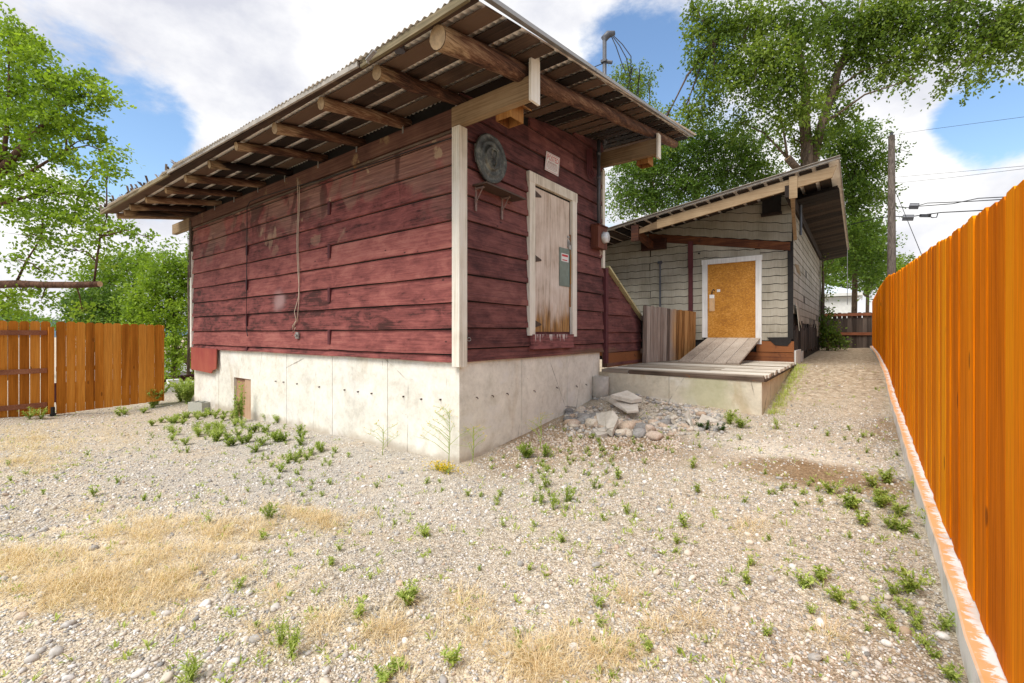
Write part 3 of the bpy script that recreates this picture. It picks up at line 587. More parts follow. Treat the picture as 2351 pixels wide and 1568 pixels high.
# roof: open boards with gaps, corrugated sheets over them
def EV(x): return float(np.interp(x, [-12.1, -8, -4, -2.2], [2.26, 2.33, 2.46, 2.41]))    # the eave is cut a little out of square
def XE(y): return -2.20 - .03 * (y - 2.3)
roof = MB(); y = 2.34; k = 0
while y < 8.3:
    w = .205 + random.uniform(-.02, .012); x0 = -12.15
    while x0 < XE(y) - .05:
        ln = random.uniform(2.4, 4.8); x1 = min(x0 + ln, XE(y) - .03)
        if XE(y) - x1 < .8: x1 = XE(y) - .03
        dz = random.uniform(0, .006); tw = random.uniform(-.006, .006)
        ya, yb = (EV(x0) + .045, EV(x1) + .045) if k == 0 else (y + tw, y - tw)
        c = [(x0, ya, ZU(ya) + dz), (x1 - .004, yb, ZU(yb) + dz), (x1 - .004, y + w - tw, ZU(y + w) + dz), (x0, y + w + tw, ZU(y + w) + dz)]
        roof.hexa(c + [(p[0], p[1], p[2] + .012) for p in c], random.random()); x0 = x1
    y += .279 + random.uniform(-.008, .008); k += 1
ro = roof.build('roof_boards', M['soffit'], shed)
def corrugated(name, x0, x1, y0, y1, zf, mat, parent, per=.076, amp=.011, axis='x', edge=None, jag=0, yf=None):
    n = int((x1 - x0) / per * 6); u = np.linspace(x0, x1, n + 1); h = amp * np.sin(u * 2 * np.pi / per); v = []; rows = 14
    for j in range(rows + 1):
        w = y0 + (y1 - y0) * j / rows
        for i in range(n + 1):
            if yf: w = yf(u[i]) + (y1 - yf(u[i])) * j / rows
            wi = w + (jag * math.sin(u[i] * 1.9) + jag * .5 * math.sin(u[i] * 9.1) if j == 0 else 0)
            if axis == 'x':
                xx = u[i] + (edge(w) - x1 if edge and i == n else 0); v.append((xx, wi, zf(wi) + h[i]))
            else: v.append((wi, u[i], zf(wi) + h[i]))
    v = np.array(v); f = [(j * (n + 1) + i, j * (n + 1) + i + 1, (j + 1) * (n + 1) + i + 1, (j + 1) * (n + 1) + i) for j in range(rows) for i in range(n)]
    v2 = v.copy(); v2[:, 2] += .0035; N = len(v); f += [tuple(N + q for q in ff[::-1]) for ff in f[:]]
    f += [(i + 1, i, N + i, N + i + 1) for i in range(n)]
    return mesh_obj(name, np.vstack([v, v2]) - np.array(ORG[parent.name]), f, np.full(2 * N, .5), M[mat], parent, False)
zc = lambda y: ZU(y) + .032
corrugated('metal_roof', -12.1, -8.0, 2.24, 8.42, zc, 'metal', shed, jag=.03, yf=lambda x: EV(x) - .02)
corrugated('metal_roof', -8.03, -4.02, 2.20, 8.42, lambda y: zc(y) + .006, 'metal', shed, jag=.012, yf=lambda x: EV(x) - .03)
corrugated('metal_roof', -4.05, -2.28, 2.25, 8.42, lambda y: zc(y) + .012, 'metal', shed, jag=.015, yf=lambda x: EV(x) - .01)
m2 = MB(); 
for a, b in ((2.41, 4.4), (4.38, 6.5), (6.48, 8.44)): m2.bar((XE(a) + .0, a, ZU(a) + .045), (XE(b), b, ZU(b) + .045), .07, .008); m2.bar((XE(a) + .045, a, ZU(a) + .022), (XE(b) + .045, b, ZU(b) + .022), .005, .035)
m2.build('roof_flashing', M['flash'], shed)
m2 = MB(); m2.bar((-8.3, EV(-8.3), ZU(2.34) + .006), (-3.62, EV(-3.62), ZU(2.45) + .006), .022, .045, tint=.6); m2.build('eave_trim', M['metal_old'], shed)
M['mossy'] = wood('mossy_old_board', (.06, .05, .03), (.16, .13, .075), (.30, .24, .15), 'x', 1, .85, (.18, .19, .07), .42)
m2 = MB(); m2.bar((-12.1, EV(-12.1) + .02, ZU(2.28) + .0), (-8.32, EV(-8.32) + .02, ZU(2.34)), .028, .06, tint=.7); m2.build('eave_board', M['mossy'], shed); m2 = MB(); m2.bar((-3.6, EV(-3.6) + .02, ZU(2.46)), (-2.24, EV(-2.24) + .02, ZU(2.42)), .028, .06, tint=.5); m2.build('eave_board', M['mossy'], shed)
# bent flap of old flashing and loose bits on the eave
m2 = MB(); fp = P(862, 127, Y=2.43); m2.bar(fp + [-.12, 0, 0], fp + [.02, -.02, .02], .035, .008); m2.bar(fp + [-.14, .02, -.01], fp + [-.10, .02, .03], .03, .006); m2.build('bent_flashing', M['flash'], shed)
# ---- front wall door
part('door_frame', 'white_trim', (WX - .02, WX + .03, DY0, DY0 + .13, -.03, 2.02, .5), (WX - .02, WX + .03, DY1 - .13, DY1, -.05, 2.02, .6), (WX - .02, WX + .034, DY0 - .01, DY1 + .01, 2.02, 2.155, .4))
door = part('door', 'door_pink', (WX - .035, WX - .012, DY0 + .132, 5.50, .02, 1.99, .45), (WX - .035, WX - .012, 5.506, DY1 - .16, .02, 1.99, .55))
part('door_jamb', 'black', (WX - .075, WX - .03, DY0 + .13, DY1 - .13, -.02, 2.015, .5)); part('door_stop', 'box_wood', (WX - .02, WX + .006, DY1 - .165, DY1 - .145, .4, 1.5, .5), (WX - .02, WX + .008, DY1 - .165, DY1 - .135, .75, 1.2, .8))
for z in (1.90, 1.02, .13):
    m2 = MB(); y0 = DY0 + .13; m2.prism([(WX - .010, y0, z + .06), (WX - .010, y0, z - .06), (WX - .010, y0 + .20, z - .02), (WX - .010, y0 + .20, z + .0)], (.006, 0, 0)); m2.tube([(WX, y0, z - .06), (WX, y0, z + .06)], .008, 6); m2.build('hinge', M['hinge'], door)
pl = P(1285, 576, X=WX)[1]; pr = P(1310, 576, X=WX)[1]
gp = part('lock_plate', 'green_plate', (WX - .008, WX - .003, pl, min(pr, DY1 - .10), .70, 1.27, .5), parent=door)
part('sticker', 'white', (WX - .002, WX - .0008, pl + .05, pr - .06, 1.07, 1.19, .5), parent=gp)
part('sticker_print', 'rtext', (WX - .0003, WX + .0007, pl + .07, pr - .08, 1.145, 1.175), (WX - .0003, WX + .0007, pl + .08, pr - .10, 1.085, 1.10), parent=gp)
m2 = MB(); y0 = 6.0; m2.box(WX - .008, WX + .0, y0 - .02, y0 + .06, 1.30, 1.42); m2.box(WX - .0, WX + .014, y0 + .0, y0 + .07, 1.27, 1.335, .9); m2.tube([(WX + .01, y0 + .01, 1.33), (WX + .01, y0 + .015, 1.385), (WX + .01, y0 + .05, 1.385), (WX + .01, y0 + .055, 1.33)], .006, 6); m2.box(WX - .008, WX - .002, y0 - .02, y0 + .07, 1.44, 1.475); m2.build('hasp_and_padlock', M['steel'], door)
def sill_mat():
    n = NT('dripped_sill_paint', .6); X, Y, Z = n.sep(); a = n.noise(1, n.map((1, 17, .6)), 4, .7, .2); b = n.noise(1, n.map((1, 5, 40)), 4); dep = n.math('SUBTRACT', -.015, Z)
    c = n.ramp(b, [(.35, (.10, .035, .035)), (.6, (.27, .095, .095))]); drip = n.math('GREATER_THAN', n.math('SUBTRACT', n.math('MULTIPLY', n.math('SUBTRACT', a, .53), .9), dep), 0.0)
    return n.done(n.mix(n.math('MULTIPLY', drip, .85), c, (.62, .58, .56)))
M['sill'] = sill_mat()
part('door_sill', 'sill', (WX - .02, WX + .05, DY0 + .06, DY1 - .13, -.215, -.015, .9))
# wing wall that steps down behind the door, with its slanting yellow edge
wy0, wy1 = 7.32, 8.95; tw = lambda a: 1.10 - (a - 7.40) * (1.10 - .27) / (8.93 - 7.40)
m2 = MB(); siding(m2, 'y', WX - .026, wy0, wy1, [-.58, -.34, -.17, .02, .33, .63, .95, 1.2], [], tw); m2.prism([(WX - .09, wy0, -.6), (WX - .09, wy1, -.6), (WX - .09, wy1, tw(wy1)), (WX - .09, wy0, tw(wy0))], (.06, 0, 0), .1); wing = m2.build('wing_wall', M['siding_right'], shed)
m2 = MB(); m2.bar((WX + .0, wy0 + .02, tw(wy0) + .02), (WX + .0, wy1 + .02, tw(wy1) + .01), .09, .035); M['yellow_edge'] = wood('yellowed_edge_board', (.2, .16, .07), (.48, .42, .22), (.62, .58, .36), 'y'); m2.build('slanted_edge', M['yellow_edge'], shed)
part('wing_skirt', 'rusty_band', (WX - .03, WX + .004, wy0 + .03, wy1, -.60, -.35, .9))
part('end_strip', 'black', (WX - .06, WX + .01, wy1 - .02, wy1 + .08, -.58, .26, .5))

# ---------------------------------------------------------------- things on the red shed
es = empty('electric_service', (WX, 6.86, 1.8), 'grey conduit and mast running up through the red shed roof from a rusty meter box', 'electric meter')
cx = WX + .07; yc = 6.87
m2 = MB(); m2.tube([(cx, yc, 1.74), (cx, yc, 3.19)], .03, 12); m2.tube([(cx, yc, 2.55), (cx, yc, 2.62)], .037, 12); m2.tube([(cx, yc, 2.95), (cx, yc, 3.0)], .037, 12); m2.build('conduit', M['pipe'], es, True)
m2 = MB(); m2.box(WX + .0, WX + .13, 6.73, 7.06, 1.40, 1.78, .4); m2.box(WX + .0, WX + .15, 6.72, 7.07, 1.765, 1.785, .2); bx = m2.build('meter_box', M['rust_box'], es)
m2 = MB(); m2.tube([(WX + .125, 6.94, 1.585), (WX + .20, 6.94, 1.585)], .088, 20); m2.build('meter_dial', M['glass'], bx, True); m2 = MB(); m2.tube([(WX + .12, 6.94, 1.585), (WX + .145, 6.94, 1.585)], .098, 20); m2.build('meter_ring', M['steel'], bx, True)
m2 = MB(); m2.tube([(WX + .04, 6.98, 1.40), (WX + .05, 6.99, 1.33), (WX + .03, 7.0, 1.30)], .008, 6); m2.build('loose_wire', M['cord'], es)
mx, my = P(1388, 165, X=cx)[:2]; mtop = P(1392, 97, X=cx)[2]
m2 = MB(); m2.tube([(mx, my, 3.2), (mx, my, mtop)], .034, 12); m2.build('mast', M['pipe'], es, True)
m2 = MB(); m2.tube([(mx, my, mtop - .06), (mx, my, mtop + .03), (mx + .05, my + .04, mtop + .10), (mx + .14, my + .10, mtop + .12)], [.055, .062, .06, .035], 12); m2.build('weatherhead', M['pipe'], es, True)
m2 = MB(); m2.box(mx - .05, mx + .05, my - .05, my + .05, mtop - .38, mtop - .34); m2.tube([(mx, my, mtop - .36), (mx + .12, my + .04, mtop - .40)], .03, 8); m2.build('cable_clamp', M['pipe'], es)
for k, (d1, d2, d3) in enumerate(((.14, .26, -.62), (.22, .36, -.80), (.28, .34, -.70))):
    q = MB(); a = np.array([mx + .10 + .02 * k, my + .07, mtop + .05]); q.tube([a, a + [d1 * .5, .02, -.18], a + [d1, .05, -.42], a + [d2 * .8, .06, d3], a + [d2, .08, d3 - .1 + .08 * k], a + [d2 + .07, .1, d3 + .05], a + [d2 + .02 * k, .12, d3 - .2], a + [d2 - .09 + .05 * k, .16, -1.0 - .1 * k], a + [d2 - .12, .3, -1.5]], .008, 6); q.build('service_wire', M['wire'], es, True)
m2 = MB(); m2.tube([(mx, my, mtop - .38), (mx - 1.2, my - .3, mtop - .60), (mx - 6, my + 2, mtop - 1.4)], .008, 5); m2.build('guy_wire', M['wire'], es)
m2 = MB()
for k in range(4): yy = 6.55 + k * .05; m2.tube([(WX + .03, yy, 2.95 + k * .02), (WX + .03, yy, 2.55 + k * .05), (WX + .04, yy + .1, 2.50 + k * .03)], .012, 6)
m2.build('pipe_stubs', M['red_trim'], es)

disc = empty('round_lid', (WX + .05, 4.12, 2.05), 'round blackened metal lid hung on the maroon wall above the small shelf', 'lid')
def revolve(mb, c, prof, n=40, tilt=0):          # lathe about +X; prof = (radius, offset)
    vs = []; 
    for r, o in prof:
        for k in range(n): a = 2 * math.pi * k / n; rr = r * (1 + .012 * math.sin(3 * a + 1) + .006 * math.sin(11 * a)); vs.append((c[0] + o + tilt * rr * math.sin(a) + .004 * math.sin(5 * a + r * 30), c[1] + rr * math.cos(a), c[2] + rr * math.sin(a)))
    m = len(prof); fs = [(i * n + k, i * n + (k + 1) % n, (i + 1) * n + (k + 1) % n, (i + 1) * n + k) for i in range(m - 1) for k in range(n)]
    mb.add(vs, fs)
m2 = MB(); revolve(m2, (WX + .05, 4.125, 2.055), [(.0, -.02), (.27, -.02), (.283, -.012), (.285, .0), (.275, .012), (.262, .004), (.20, .010), (.19, .018), (.18, .010), (.135, .012), (.128, .030), (.118, .032), (.10, .020), (.03, .024), (.001, .026)], tilt=.02); m2.build('lid_plate', M['dark_disc'], disc, True)
m2 = MB(); m2.tube([(WX + .07, 4.15, 2.16), (WX + .105, 4.15, 2.13), (WX + .105, 4.15, 2.0), (WX + .07, 4.15, 1.97)], .01, 8); m2.box(WX + .07, WX + .078, 4.10, 4.19, 2.15, 2.17); m2.build('handle', M['dark_disc'], disc, True)
m2 = MB(); m2.tube([(WX + .03, 3.87, 1.95), (WX + .03, 3.855, 2.06), (WX + .03, 3.86, 2.15)], .006, 5); m2.build('hanging_wire', M['steel'], disc)

M['shelf_iron'] = plain('chipped_bracket', (.22, .15, .13), .6, .8, 40)
shf = empty('wall_shelf', (WX, 4.22, 1.69), 'narrow rusty maroon shelf on two brackets under the round lid', 'shelf')
m2 = MB(); m2.hexa([(WX, 3.85, 1.675), (WX + .21, 3.85, 1.668), (WX + .21, 4.60, 1.655), (WX, 4.60, 1.665), (WX, 3.85, 1.693), (WX + .21, 3.85, 1.686), (WX + .21, 4.60, 1.673), (WX, 4.60, 1.683)]); m2.build('shelf_board', M['hinge'], shf)
for yy in (3.90, 4.38): m2 = MB(); m2.box(WX + .0, WX + .012, yy - .014, yy + .014, 1.40, 1.67); m2.box(WX + .0, WX + .13, yy - .012, yy + .012, 1.645, 1.66); m2.bar((WX + .01, yy, 1.50), (WX + .11, yy, 1.65), .008, .01); m2.build('bracket', M['shelf_iron'], shf)

sg = empty('posted_sign', (WX, 5.54, 2.43), 'white paper notice headed POSTED in red letters above the faded door', 'sign')
c = [P(1255, 347, X=WX + .012), P(1285.5, 363, X=WX + .012), P(1282, 405, X=WX + .012), P(1251, 389, X=WX + .012)]
m2 = MB(); m2.prism([c[3], c[2], c[1], c[0]], (-.004, 0, 0)); sp = m2.build('paper', M['white'], sg)
def on_sign(u, v, d=.0): p = c[0] * (1 - u) * (1 - v) + c[1] * u * (1 - v) + c[2] * u * v + c[3] * (1 - u) * v; return p + np.array([d, 0, 0])
def rect_on(mb, u0, u1, v0, v1, d=.0012): mb.prism([on_sign(u0, v1, d), on_sign(u1, v1, d), on_sign(u1, v0, d), on_sign(u0, v0, d)], (-.001, 0, 0))
m2 = MB()
for a in ((.04, .96, .045, .06), (.04, .96, .94, .955), (.04, .055, .06, .94), (.945, .96, .06, .94)): rect_on(m2, *a)
m2.build('border', M['rtext'], sp)
m2 = MB(); random.seed(5)
for i, v in enumerate((.46, .53, .60, .67, .74, .82)):
    u = .12 + .06 * (i in (0, 5)); e = .88 - .08 * (i in (0, 5))
    while u < e: w = random.uniform(.03, .11); rect_on(m2, u, min(u + w, e), v, v + (.05 if i == 0 else .03)); u += w + .025
m2.build('small_print', M['graytext'], sp)
def text(body, name, p00, udir, vdir, width, height, mat, parent, depth=.001):
    cu = bpy.data.curves.new(name, 'FONT'); cu.body = body; cu.size = 1; cu.extrude = .001; o = bpy.data.objects.new(name, cu); COL.objects.link(o)
    bpy.context.view_layer.update(); dg = bpy.context.evaluated_depsgraph_get(); me = bpy.data.meshes.new_from_object(o.evaluated_get(dg)); bpy.data.objects.remove(o)
    v = np.array([x.co[:] for x in me.vertices]); mn, mxx = v.min(0), v.max(0); n = np.cross(udir, vdir)
    uu = (v[:, 0] - mn[0]) / (mxx[0] - mn[0]) * width; vv = (v[:, 1] - mn[1]) / (mxx[1] - mn[1]) * height
    w = p00 + uu[:, None] * nrm(udir) + vv[:, None] * nrm(vdir) + ((v[:, 2] > 0) * depth)[:, None] * nrm(n)
    return mesh_obj(name, w - np.array(ORG[parent.name]), [tuple(p.vertices) for p in me.polygons], np.full(len(w), .5), mat, parent)
u_ = c[1] - c[0]; v_ = c[0] - c[3]; W_ = np.linalg.norm(u_); H_ = np.linalg.norm(v_)
text('POSTED', 'heading', on_sign(.09, .40, .0006), u_, v_, W_ * .82, H_ * .28, M['rtext'], sp)

for i, (bx_, by_, bz_, lab) in enumerate(((-2.92, 3.80, 2.22, 'open bottomed wooden box under the near end beam of the red shed'), (-2.80, 7.30, 2.76, 'wooden box tucked under the far end beam of the red shed'))):
    b = empty('nest_box', (bx_, by_, bz_), lab, 'wooden box', 'wooden boxes under the roof beams')
    m2 = MB(); w = .10; d = .11; h2 = .25
    m2.box(bx_ - w, bx_ - w + .014, by_ - d, by_ + d, bz_, bz_ + h2, .3); m2.box(bx_ + w - .014, bx_ + w, by_ - d, by_ + d, bz_, bz_ + h2, .7); m2.box(bx_ - w + .014, bx_ + w - .014, by_ - d, by_ - d + .014, bz_, bz_ + h2, .5); m2.box(bx_ - w + .014, bx_ + w - .014, by_ + d - .014, by_ + d, bz_, bz_ + h2, .5); m2.box(bx_ - w + .014, bx_ + w - .014, by_ - d + .014, by_ + d - .014, bz_ + .12, bz_ + .14, .1)
    m2.build('box_sides', M['box_wood'], b)
    m2 = MB(); m2.hexa([(bx_ + w + .002, by_ - d - .01, bz_ + .16), (bx_ + w + .10, by_ - d - .01, bz_ + .10), (bx_ + w + .10, by_ + d + .01, bz_ + .10), (bx_ + w + .002, by_ + d + .01, bz_ + .16), (bx_ + w + .002, by_ - d - .01, bz_ + .175), (bx_ + w + .10, by_ - d - .01, bz_ + .115), (bx_ + w + .10, by_ + d + .01, bz_ + .115), (bx_ + w + .002, by_ + d + .01, bz_ + .175)]); m2.build('slanted_lid', M['box_wood'], b)

def hang(name, pts, r, mat, label, cat='cord'):
    m2 = MB(); m2.tube(pts, r, 5); o = m2.build(name, M[mat], None, True); return tag(o, label, cat)
cl = lambda x, y: P(x, y, Y=WY - .02)
w1 = [cl(683.5, 410)] + [cl(683 + math.sin(i * .9) * 1.5 + (2 if i > 8 else 0), 420 + i * 26) for i in range(11)] + [cl(676, 716), cl(680, 735), cl(674, 752)]
w2 = [cl(684.5, 410)] + [cl(686 + math.sin(i * .8 + 1) * 1.7 - (1 if i > 7 else 0), 430 + i * 27) for i in range(11)] + [cl(682, 740)]
m2 = MB(); m2.tube(w1, .006, 5); m2.tube(w2, .006, 5); m2.tube([cl(680, 735), cl(672, 748), cl(673, 765), cl(678, 752)], .005, 5); o = m2.build('hanging_cord', M['cord'], None, True); tag(o, 'pale doubled cord hanging down the long red board wall', 'cord')
hang('black_cable', [cl(1048, 232), cl(1048, 260), cl(1048, 300), cl(1044, 313), cl(1036, 317), cl(960, 340), cl(880, 368), cl(830, 384), cl(790, 395), cl(740, 412), cl(690, 425), cl(640, 440), cl(600, 452), cl(574, 463), cl(567, 475), cl(567, 560), cl(566, 660), cl(566, 760), cl(569, 772)], .007, 'wire', 'thin black cable stapled along the long red wall from the white corner', 'cable')
pc = MB(); p0 = cl(682, 770); pc.tube([p0 + [0, .02, -.0], p0 + [0, -.03, -.0]], .022, 10); pc.box(p0[0] - .05, p0[0] + .03, WY - .02, WY - .0, p0[2] - .05, p0[2] + .05, .8); o = pc.build('cable_outlet', M['steel'], None); tag(o, 'small grey outlet plate where the pale cord ends low on the wall', 'outlet')
# hooks and a ring
m2 = MB(); m2.tube([P(1077 + 4 * math.cos(a / 5 * math.pi), 779 + 4 * math.sin(a / 5 * math.pi), X=WX + .01) for a in range(11)], .004, 5); o = m2.build('iron_ring', M['steel'], None, True); tag(o, 'little metal ring screwed to the maroon wall near the white corner', 'ring')
# ---------------------------------------------------------------- grey shed
GX, GY = -1.06, 11.1
gs = empty('grey_shed', (-3.5, 15, -.6), 'grey shingled shed with an orange chipboard door and a roof rising to the right', 'shed')
def gpart(name, mat, *boxes, parent=None):
    m2 = MB()
    for b in boxes: m2.box(*b)
    return m2.build(name, M[mat], parent or gs)
def ZG(x): return 3.05 + .15 * (x + .27)          # underside of its roof boards
def ZB(x): return 1.718 - .1856 * (x + 1.103)     # slanting lower edge of the brown band
gpart('front_wall', 'black', (-6.6, GX - .02, GY + .02, GY + .12, -.7, 2.0, .5)); m2 = MB(); m2.prism([(-6.6, GY + .02, 2.0), (GX - .02, GY + .02, 2.0), (GX - .02, GY + .02, ZG(GX)), (-6.6, GY + .02, ZG(-6.6))], (0, .1, 0)); m2.build('gable_wall', M['black'], gs)  # black backing shown in the shingle gaps, standing in for lap shadow lines
gpart('side_wall', 'black', (GX - .12, GX - .02, GY + .125, 19.4, -.7, 2.95, .5))  # black here too, for the shadow lines of the side shingles
def shingles(mb, a0, a1, r0, r1, pitch, put, shear=0., a_ref=0., lo=None, hi=None, skip=None, width=.6, torn=None):
    row = 0; z = r0
    while z < r1:
        off = (row % 2) * width * .5 + random.uniform(-.08, .08); a = a0 - width + off; ph = .8 + .12 * math.sin(row * 2.1)
        while a < a1:
            b0, b1 = max(a, a0), min(a + width - .0015, a1)
            if b1 - b0 > .03 and not (skip and skip((b0 + b1) / 2, z)):
                n = max(2, int((b1 - b0) / .035)); us = np.linspace(b0, b1, n + 1); sh = -shear * (us - a_ref); tilt = random.uniform(-.002, .002)
                zb = z + sh + .007 * np.sin(us * 2 * np.pi / .29 + ph) + .003 * np.sin(us * 31) + tilt
                zt = np.full_like(us, z + pitch - .013) + sh + .007 * np.sin(us * 2 * np.pi / .29 + ph) + .003 * np.sin(us * 31)
                if hi is not None: zt = np.minimum(zt, hi(us))
                if lo is not None: zb = np.maximum(zb, lo(us))
                ok = zt > zb + .008
                if ok.sum() >= 2:
                    us, zb, zt = us[ok], zb[ok], zt[ok]; n = len(us) - 1; v = []
                    for u, q0, q1 in zip(us, zb, zt): v += [put(u, q0, 0), put(u, q0, .008), put(u, q1, .003), put(u, q1, 0)]
                    f = [(i * 4 + j, (i + 1) * 4 + j, (i + 1) * 4 + (j + 1) % 4, i * 4 + (j + 1) % 4) for i in range(n) for j in range(4)]; f += [(0, 1, 2, 3), (n * 4 + 3, n * 4 + 2, n * 4 + 1, n * 4)]
                    mb.add(v, f, random.random())
            a += width
        z += pitch; row += 1
putF = lambda u, z, d: (u, GY - .002 - d, z)
DX0, DX1 = -2.875, -1.655
m2 = MB(); inside = lambda a, z: DX0 + .02 < a < DX1 - .02 and z < 1.42
shingles(m2, -6.5, -4.12, -.15, 2.6, .172, putF, hi=lambda u: ZG(u))
shingles(m2, -4.115, DX0 + .03, -.15, 2.6, .172, putF, hi=lambda u: ZB(u), width=1.0)
shingles(m2, DX1 - .03, GX - .115, -.15, 2.0, .172, putF, hi=lambda u: ZB(u), width=1.6)
shingles(m2, DX0 + .034, DX1 - .034, 1.55, 2.2, .16, putF, hi=lambda u: ZB(u), shear=.08, a_ref=-2.3)
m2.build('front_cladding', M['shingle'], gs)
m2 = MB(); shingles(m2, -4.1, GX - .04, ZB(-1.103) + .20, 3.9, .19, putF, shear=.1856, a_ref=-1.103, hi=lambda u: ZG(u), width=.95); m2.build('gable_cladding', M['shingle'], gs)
m2 = MB(); m2.prism([(-4.15, GY - .02, ZB(-4.15) + .005), (GX - .07, GY - .02, ZB(GX - .07) + .005), (GX - .07, GY - .02, ZB(GX) + .19), (-4.15, GY - .02, ZB(-4.15) + .19)], (0, .03, 0)); m2.build('band_board', M['rusty_band'], gs)
# side wall cladding, torn open low down at the near end
putS = lambda u, z, d: (GX - .02 + .002 + d, u, z)
def torn(a, z):
    if z < .12 and a < 17.6 - (z + .1) * 3 and not (a > 15.5 and z > -.0): return True
    if a < 12.3 and z < .35: return True
    return random.random() < (.10 if z < .5 and a > 14 else .012)
m2 = MB(); shingles(m2, GY + .03, 19.35, -.1, 2.6, .172, putS, skip=torn, width=.33); m2.build('side_cladding', M['shingle'], gs)
gpart('corner_strip', 'black', (GX - .11, GX - .015, GY - .03, GY + .02, -.12, 1.72, .5))
M['tarboard'] = wood('tarred_board', (.012, .01, .009), (.04, .032, .028), (.10, .085, .075), 'z', 1, .9)
m2 = MB(); y = GY + .05
while y < 17.5: w = random.uniform(.1, .24); m2.box(GX - .018, GX + random.uniform(.0, .012), y, y + w - .012, -.5 + random.uniform(-.04, .1), random.uniform(.0, .3), random.random()); y += w
m2.build('bare_boards', M['tarboard'], gs)
m2 = MB(); m2.prism([(GX + .03, GY + .06, .62), (GX + .015, GY + .9, .55), (GX + .02, GY + 1.1, .25), (GX + .07, GY + .75, .12), (GX + .05, GY + .3, .30), (GX + .08, GY + .1, .05)], (.008, 0, 0), .6); m2.build('torn_shingle', M['shingle'], gs); m2 = MB(); m2.prism([(GX + .01, GY, 1.45), (GX + .07, GY + .10, 1.42), (GX + .08, GY + .45, 1.22), (GX + .02, GY + .3, 1.30)], (.006, 0, 0), .8); m2.build('torn_shingle', M['shingle'], gs)
gpart('side_base', 'wall_white', (GX - .04, GX + .03, GY + .02, GY + 1.1, -.9, -.36, .5), (GX - .04, GX + .02, GY + 1.4, GY + 1.8, -.9, -.42, .5))
# timbers under the door wall
gpart('sill_timber', 'rusty_band', (DX1 - .1, GX - .0, GY - .03, GY + .015, -.40, -.17, .9)); gpart('sill_timber', 'rusty_band', (-6, GX - .0, GY - .02, GY + .015, -.60, -.41, .7))
m2 = MB(); m2.prism([(DX1 + .15, GY - .038, -.15), (DX1 + .26, GY - .038, -.26), (DX1 + .48, GY - .038, -.27), (GX - .05, GY - .038, -.18), (GX - .04, GY - .038, -.08), (DX1 + .1, GY - .038, -.09)], (0, .006, 0)); m2.build('tar_paper', M['black'], gs)
# door
gpart('door_frame', 'white_paint', (DX0, DX0 + .115, GY - .045, GY, -.10, 1.58, .5), (DX1 - .115, DX1, GY - .045, GY, -.235, 1.58, .6), (DX0 - .01, DX1 + .01, GY - .048, GY, 1.58, 1.69, .6))
gd = gpart('door', 'osb', (DX0 + .117, DX1 - .117, GY - .02, GY - .003, -.12, 1.575, .5)); gpart('door_gap', 'black', (DX0 + .11, DX1 - .11, GY - .002, GY + .0, -.14, 1.58, .5), parent=gd)
q = lambda x, y: P(x, y, Y=GY - .02)
a = q(1629, 678); b = q(1641, 714); gpart('lock_plate', 'cut', (a[0], b[0], GY - .028, GY - .021, b[2], a[2], .6), parent=gd); a = q(1629, 677); b = q(1640, 684.5); gpart('paper_label', 'white', (a[0], b[0], GY - .031, GY - .029, b[2], a[2], .6), parent=gd)
a = q(1646, 664.5); b = q(1653.5, 670); gpart('paper_label', 'white', (a[0], b[0], GY - .024, GY - .021, b[2], a[2], .5), parent=gd)
m2 = MB(); m2.tube([q(1634, 676), q(1636, 669) + [0, -.04, 0], q(1639, 665) + [0, -.05, 0], q(1640.5, 667)], .012, 8); m2.build('handle', M['hinge'], gd, True)
# vertical trim, pipe and holes
m2 = MB(); xa = P(1586, 560, Y=GY)[0]; m2.box(xa - .05, xa + .055, GY - .05, GY - .0, 1.52, 2.16, .6); m2.box(xa - .045, xa + .05, GY - .046, GY - .0, -.6, 1.515, .4); m2.build('wall_post', M['red_trim'], gs)
xp = P(1517, 640, Y=GY)[0]; m2 = MB(); m2.tube([(xp, GY - .05, 1.72), (xp, GY - .05, -.4)], .022, 8); m2.box(xp - .05, xp + .04, GY - .08, GY - .01, 1.70, 1.76); m2.build('vent_pipe', M['pipe'], gs)
m2 = MB(); a = P(1501, 567, Y=GY - .015); m2.tube([a, a + [0, -.02, 0]], .045, 8); a = P(1605, 582, Y=GY - .015); m2.tube([a, a + [0, -.02, 0]], .02, 8); m2.build('wall_hole', M['black'], gs)
a = P(1751, 444, Y=GY - .03); b = P(1793, 487, Y=GY - .03); m2 = MB(); m2.box(a[0], b[0], GY - .10, GY - .012, b[2], a[2] + .2); m2.build('vent_opening', M['black'], gs)
m2 = MB(); m2.box(a[0] - .02, b[0] + .02, GY - .14, GY - .012, b[2] - .05, b[2]); m2.build('vent_ledge', M['soffit_y'], gs)
# roof
GY0, GY1 = 9.92, 20.9
m2 = MB(); x = -6.9
while x < -.36:
    w = .19 + random.uniform(-.015, .015); y = GY0 + .02
    while y < GY1 - .1:
        y2 = min(GY1, y + random.uniform(2.5, 4.5)); c4 = [(x, y, ZG(x)), (x + w, y, ZG(x + w)), (x + w, y2 - .005, ZG(x + w)), (x, y2 - .005, ZG(x))]; m2.hexa(c4 + [(p[0], p[1], p[2] + .022) for p in c4], random.random()); y = y2
    x += .262
m2.build('roof_boards', M['soffit_y'], gs)
corrugated('metal_roof', GY0 + .01, GY1, -6.95, -.27, lambda x: ZG(x) + .04, 'metal', gs, axis='y')
m2 = MB(); m2.bar((-6.95, GY0 - .01, ZG(-6.95) + .05), (-.25, GY0 - .01, ZG(-.25) + .05), .02, .035); m2.bar((-6.95, GY0 - .015, ZG(-6.95) + .085), (-.25, GY0 - .015, ZG(-.25) + .085), .08, .008); m2.build('roof_flashing', M['metal_old'], gs)
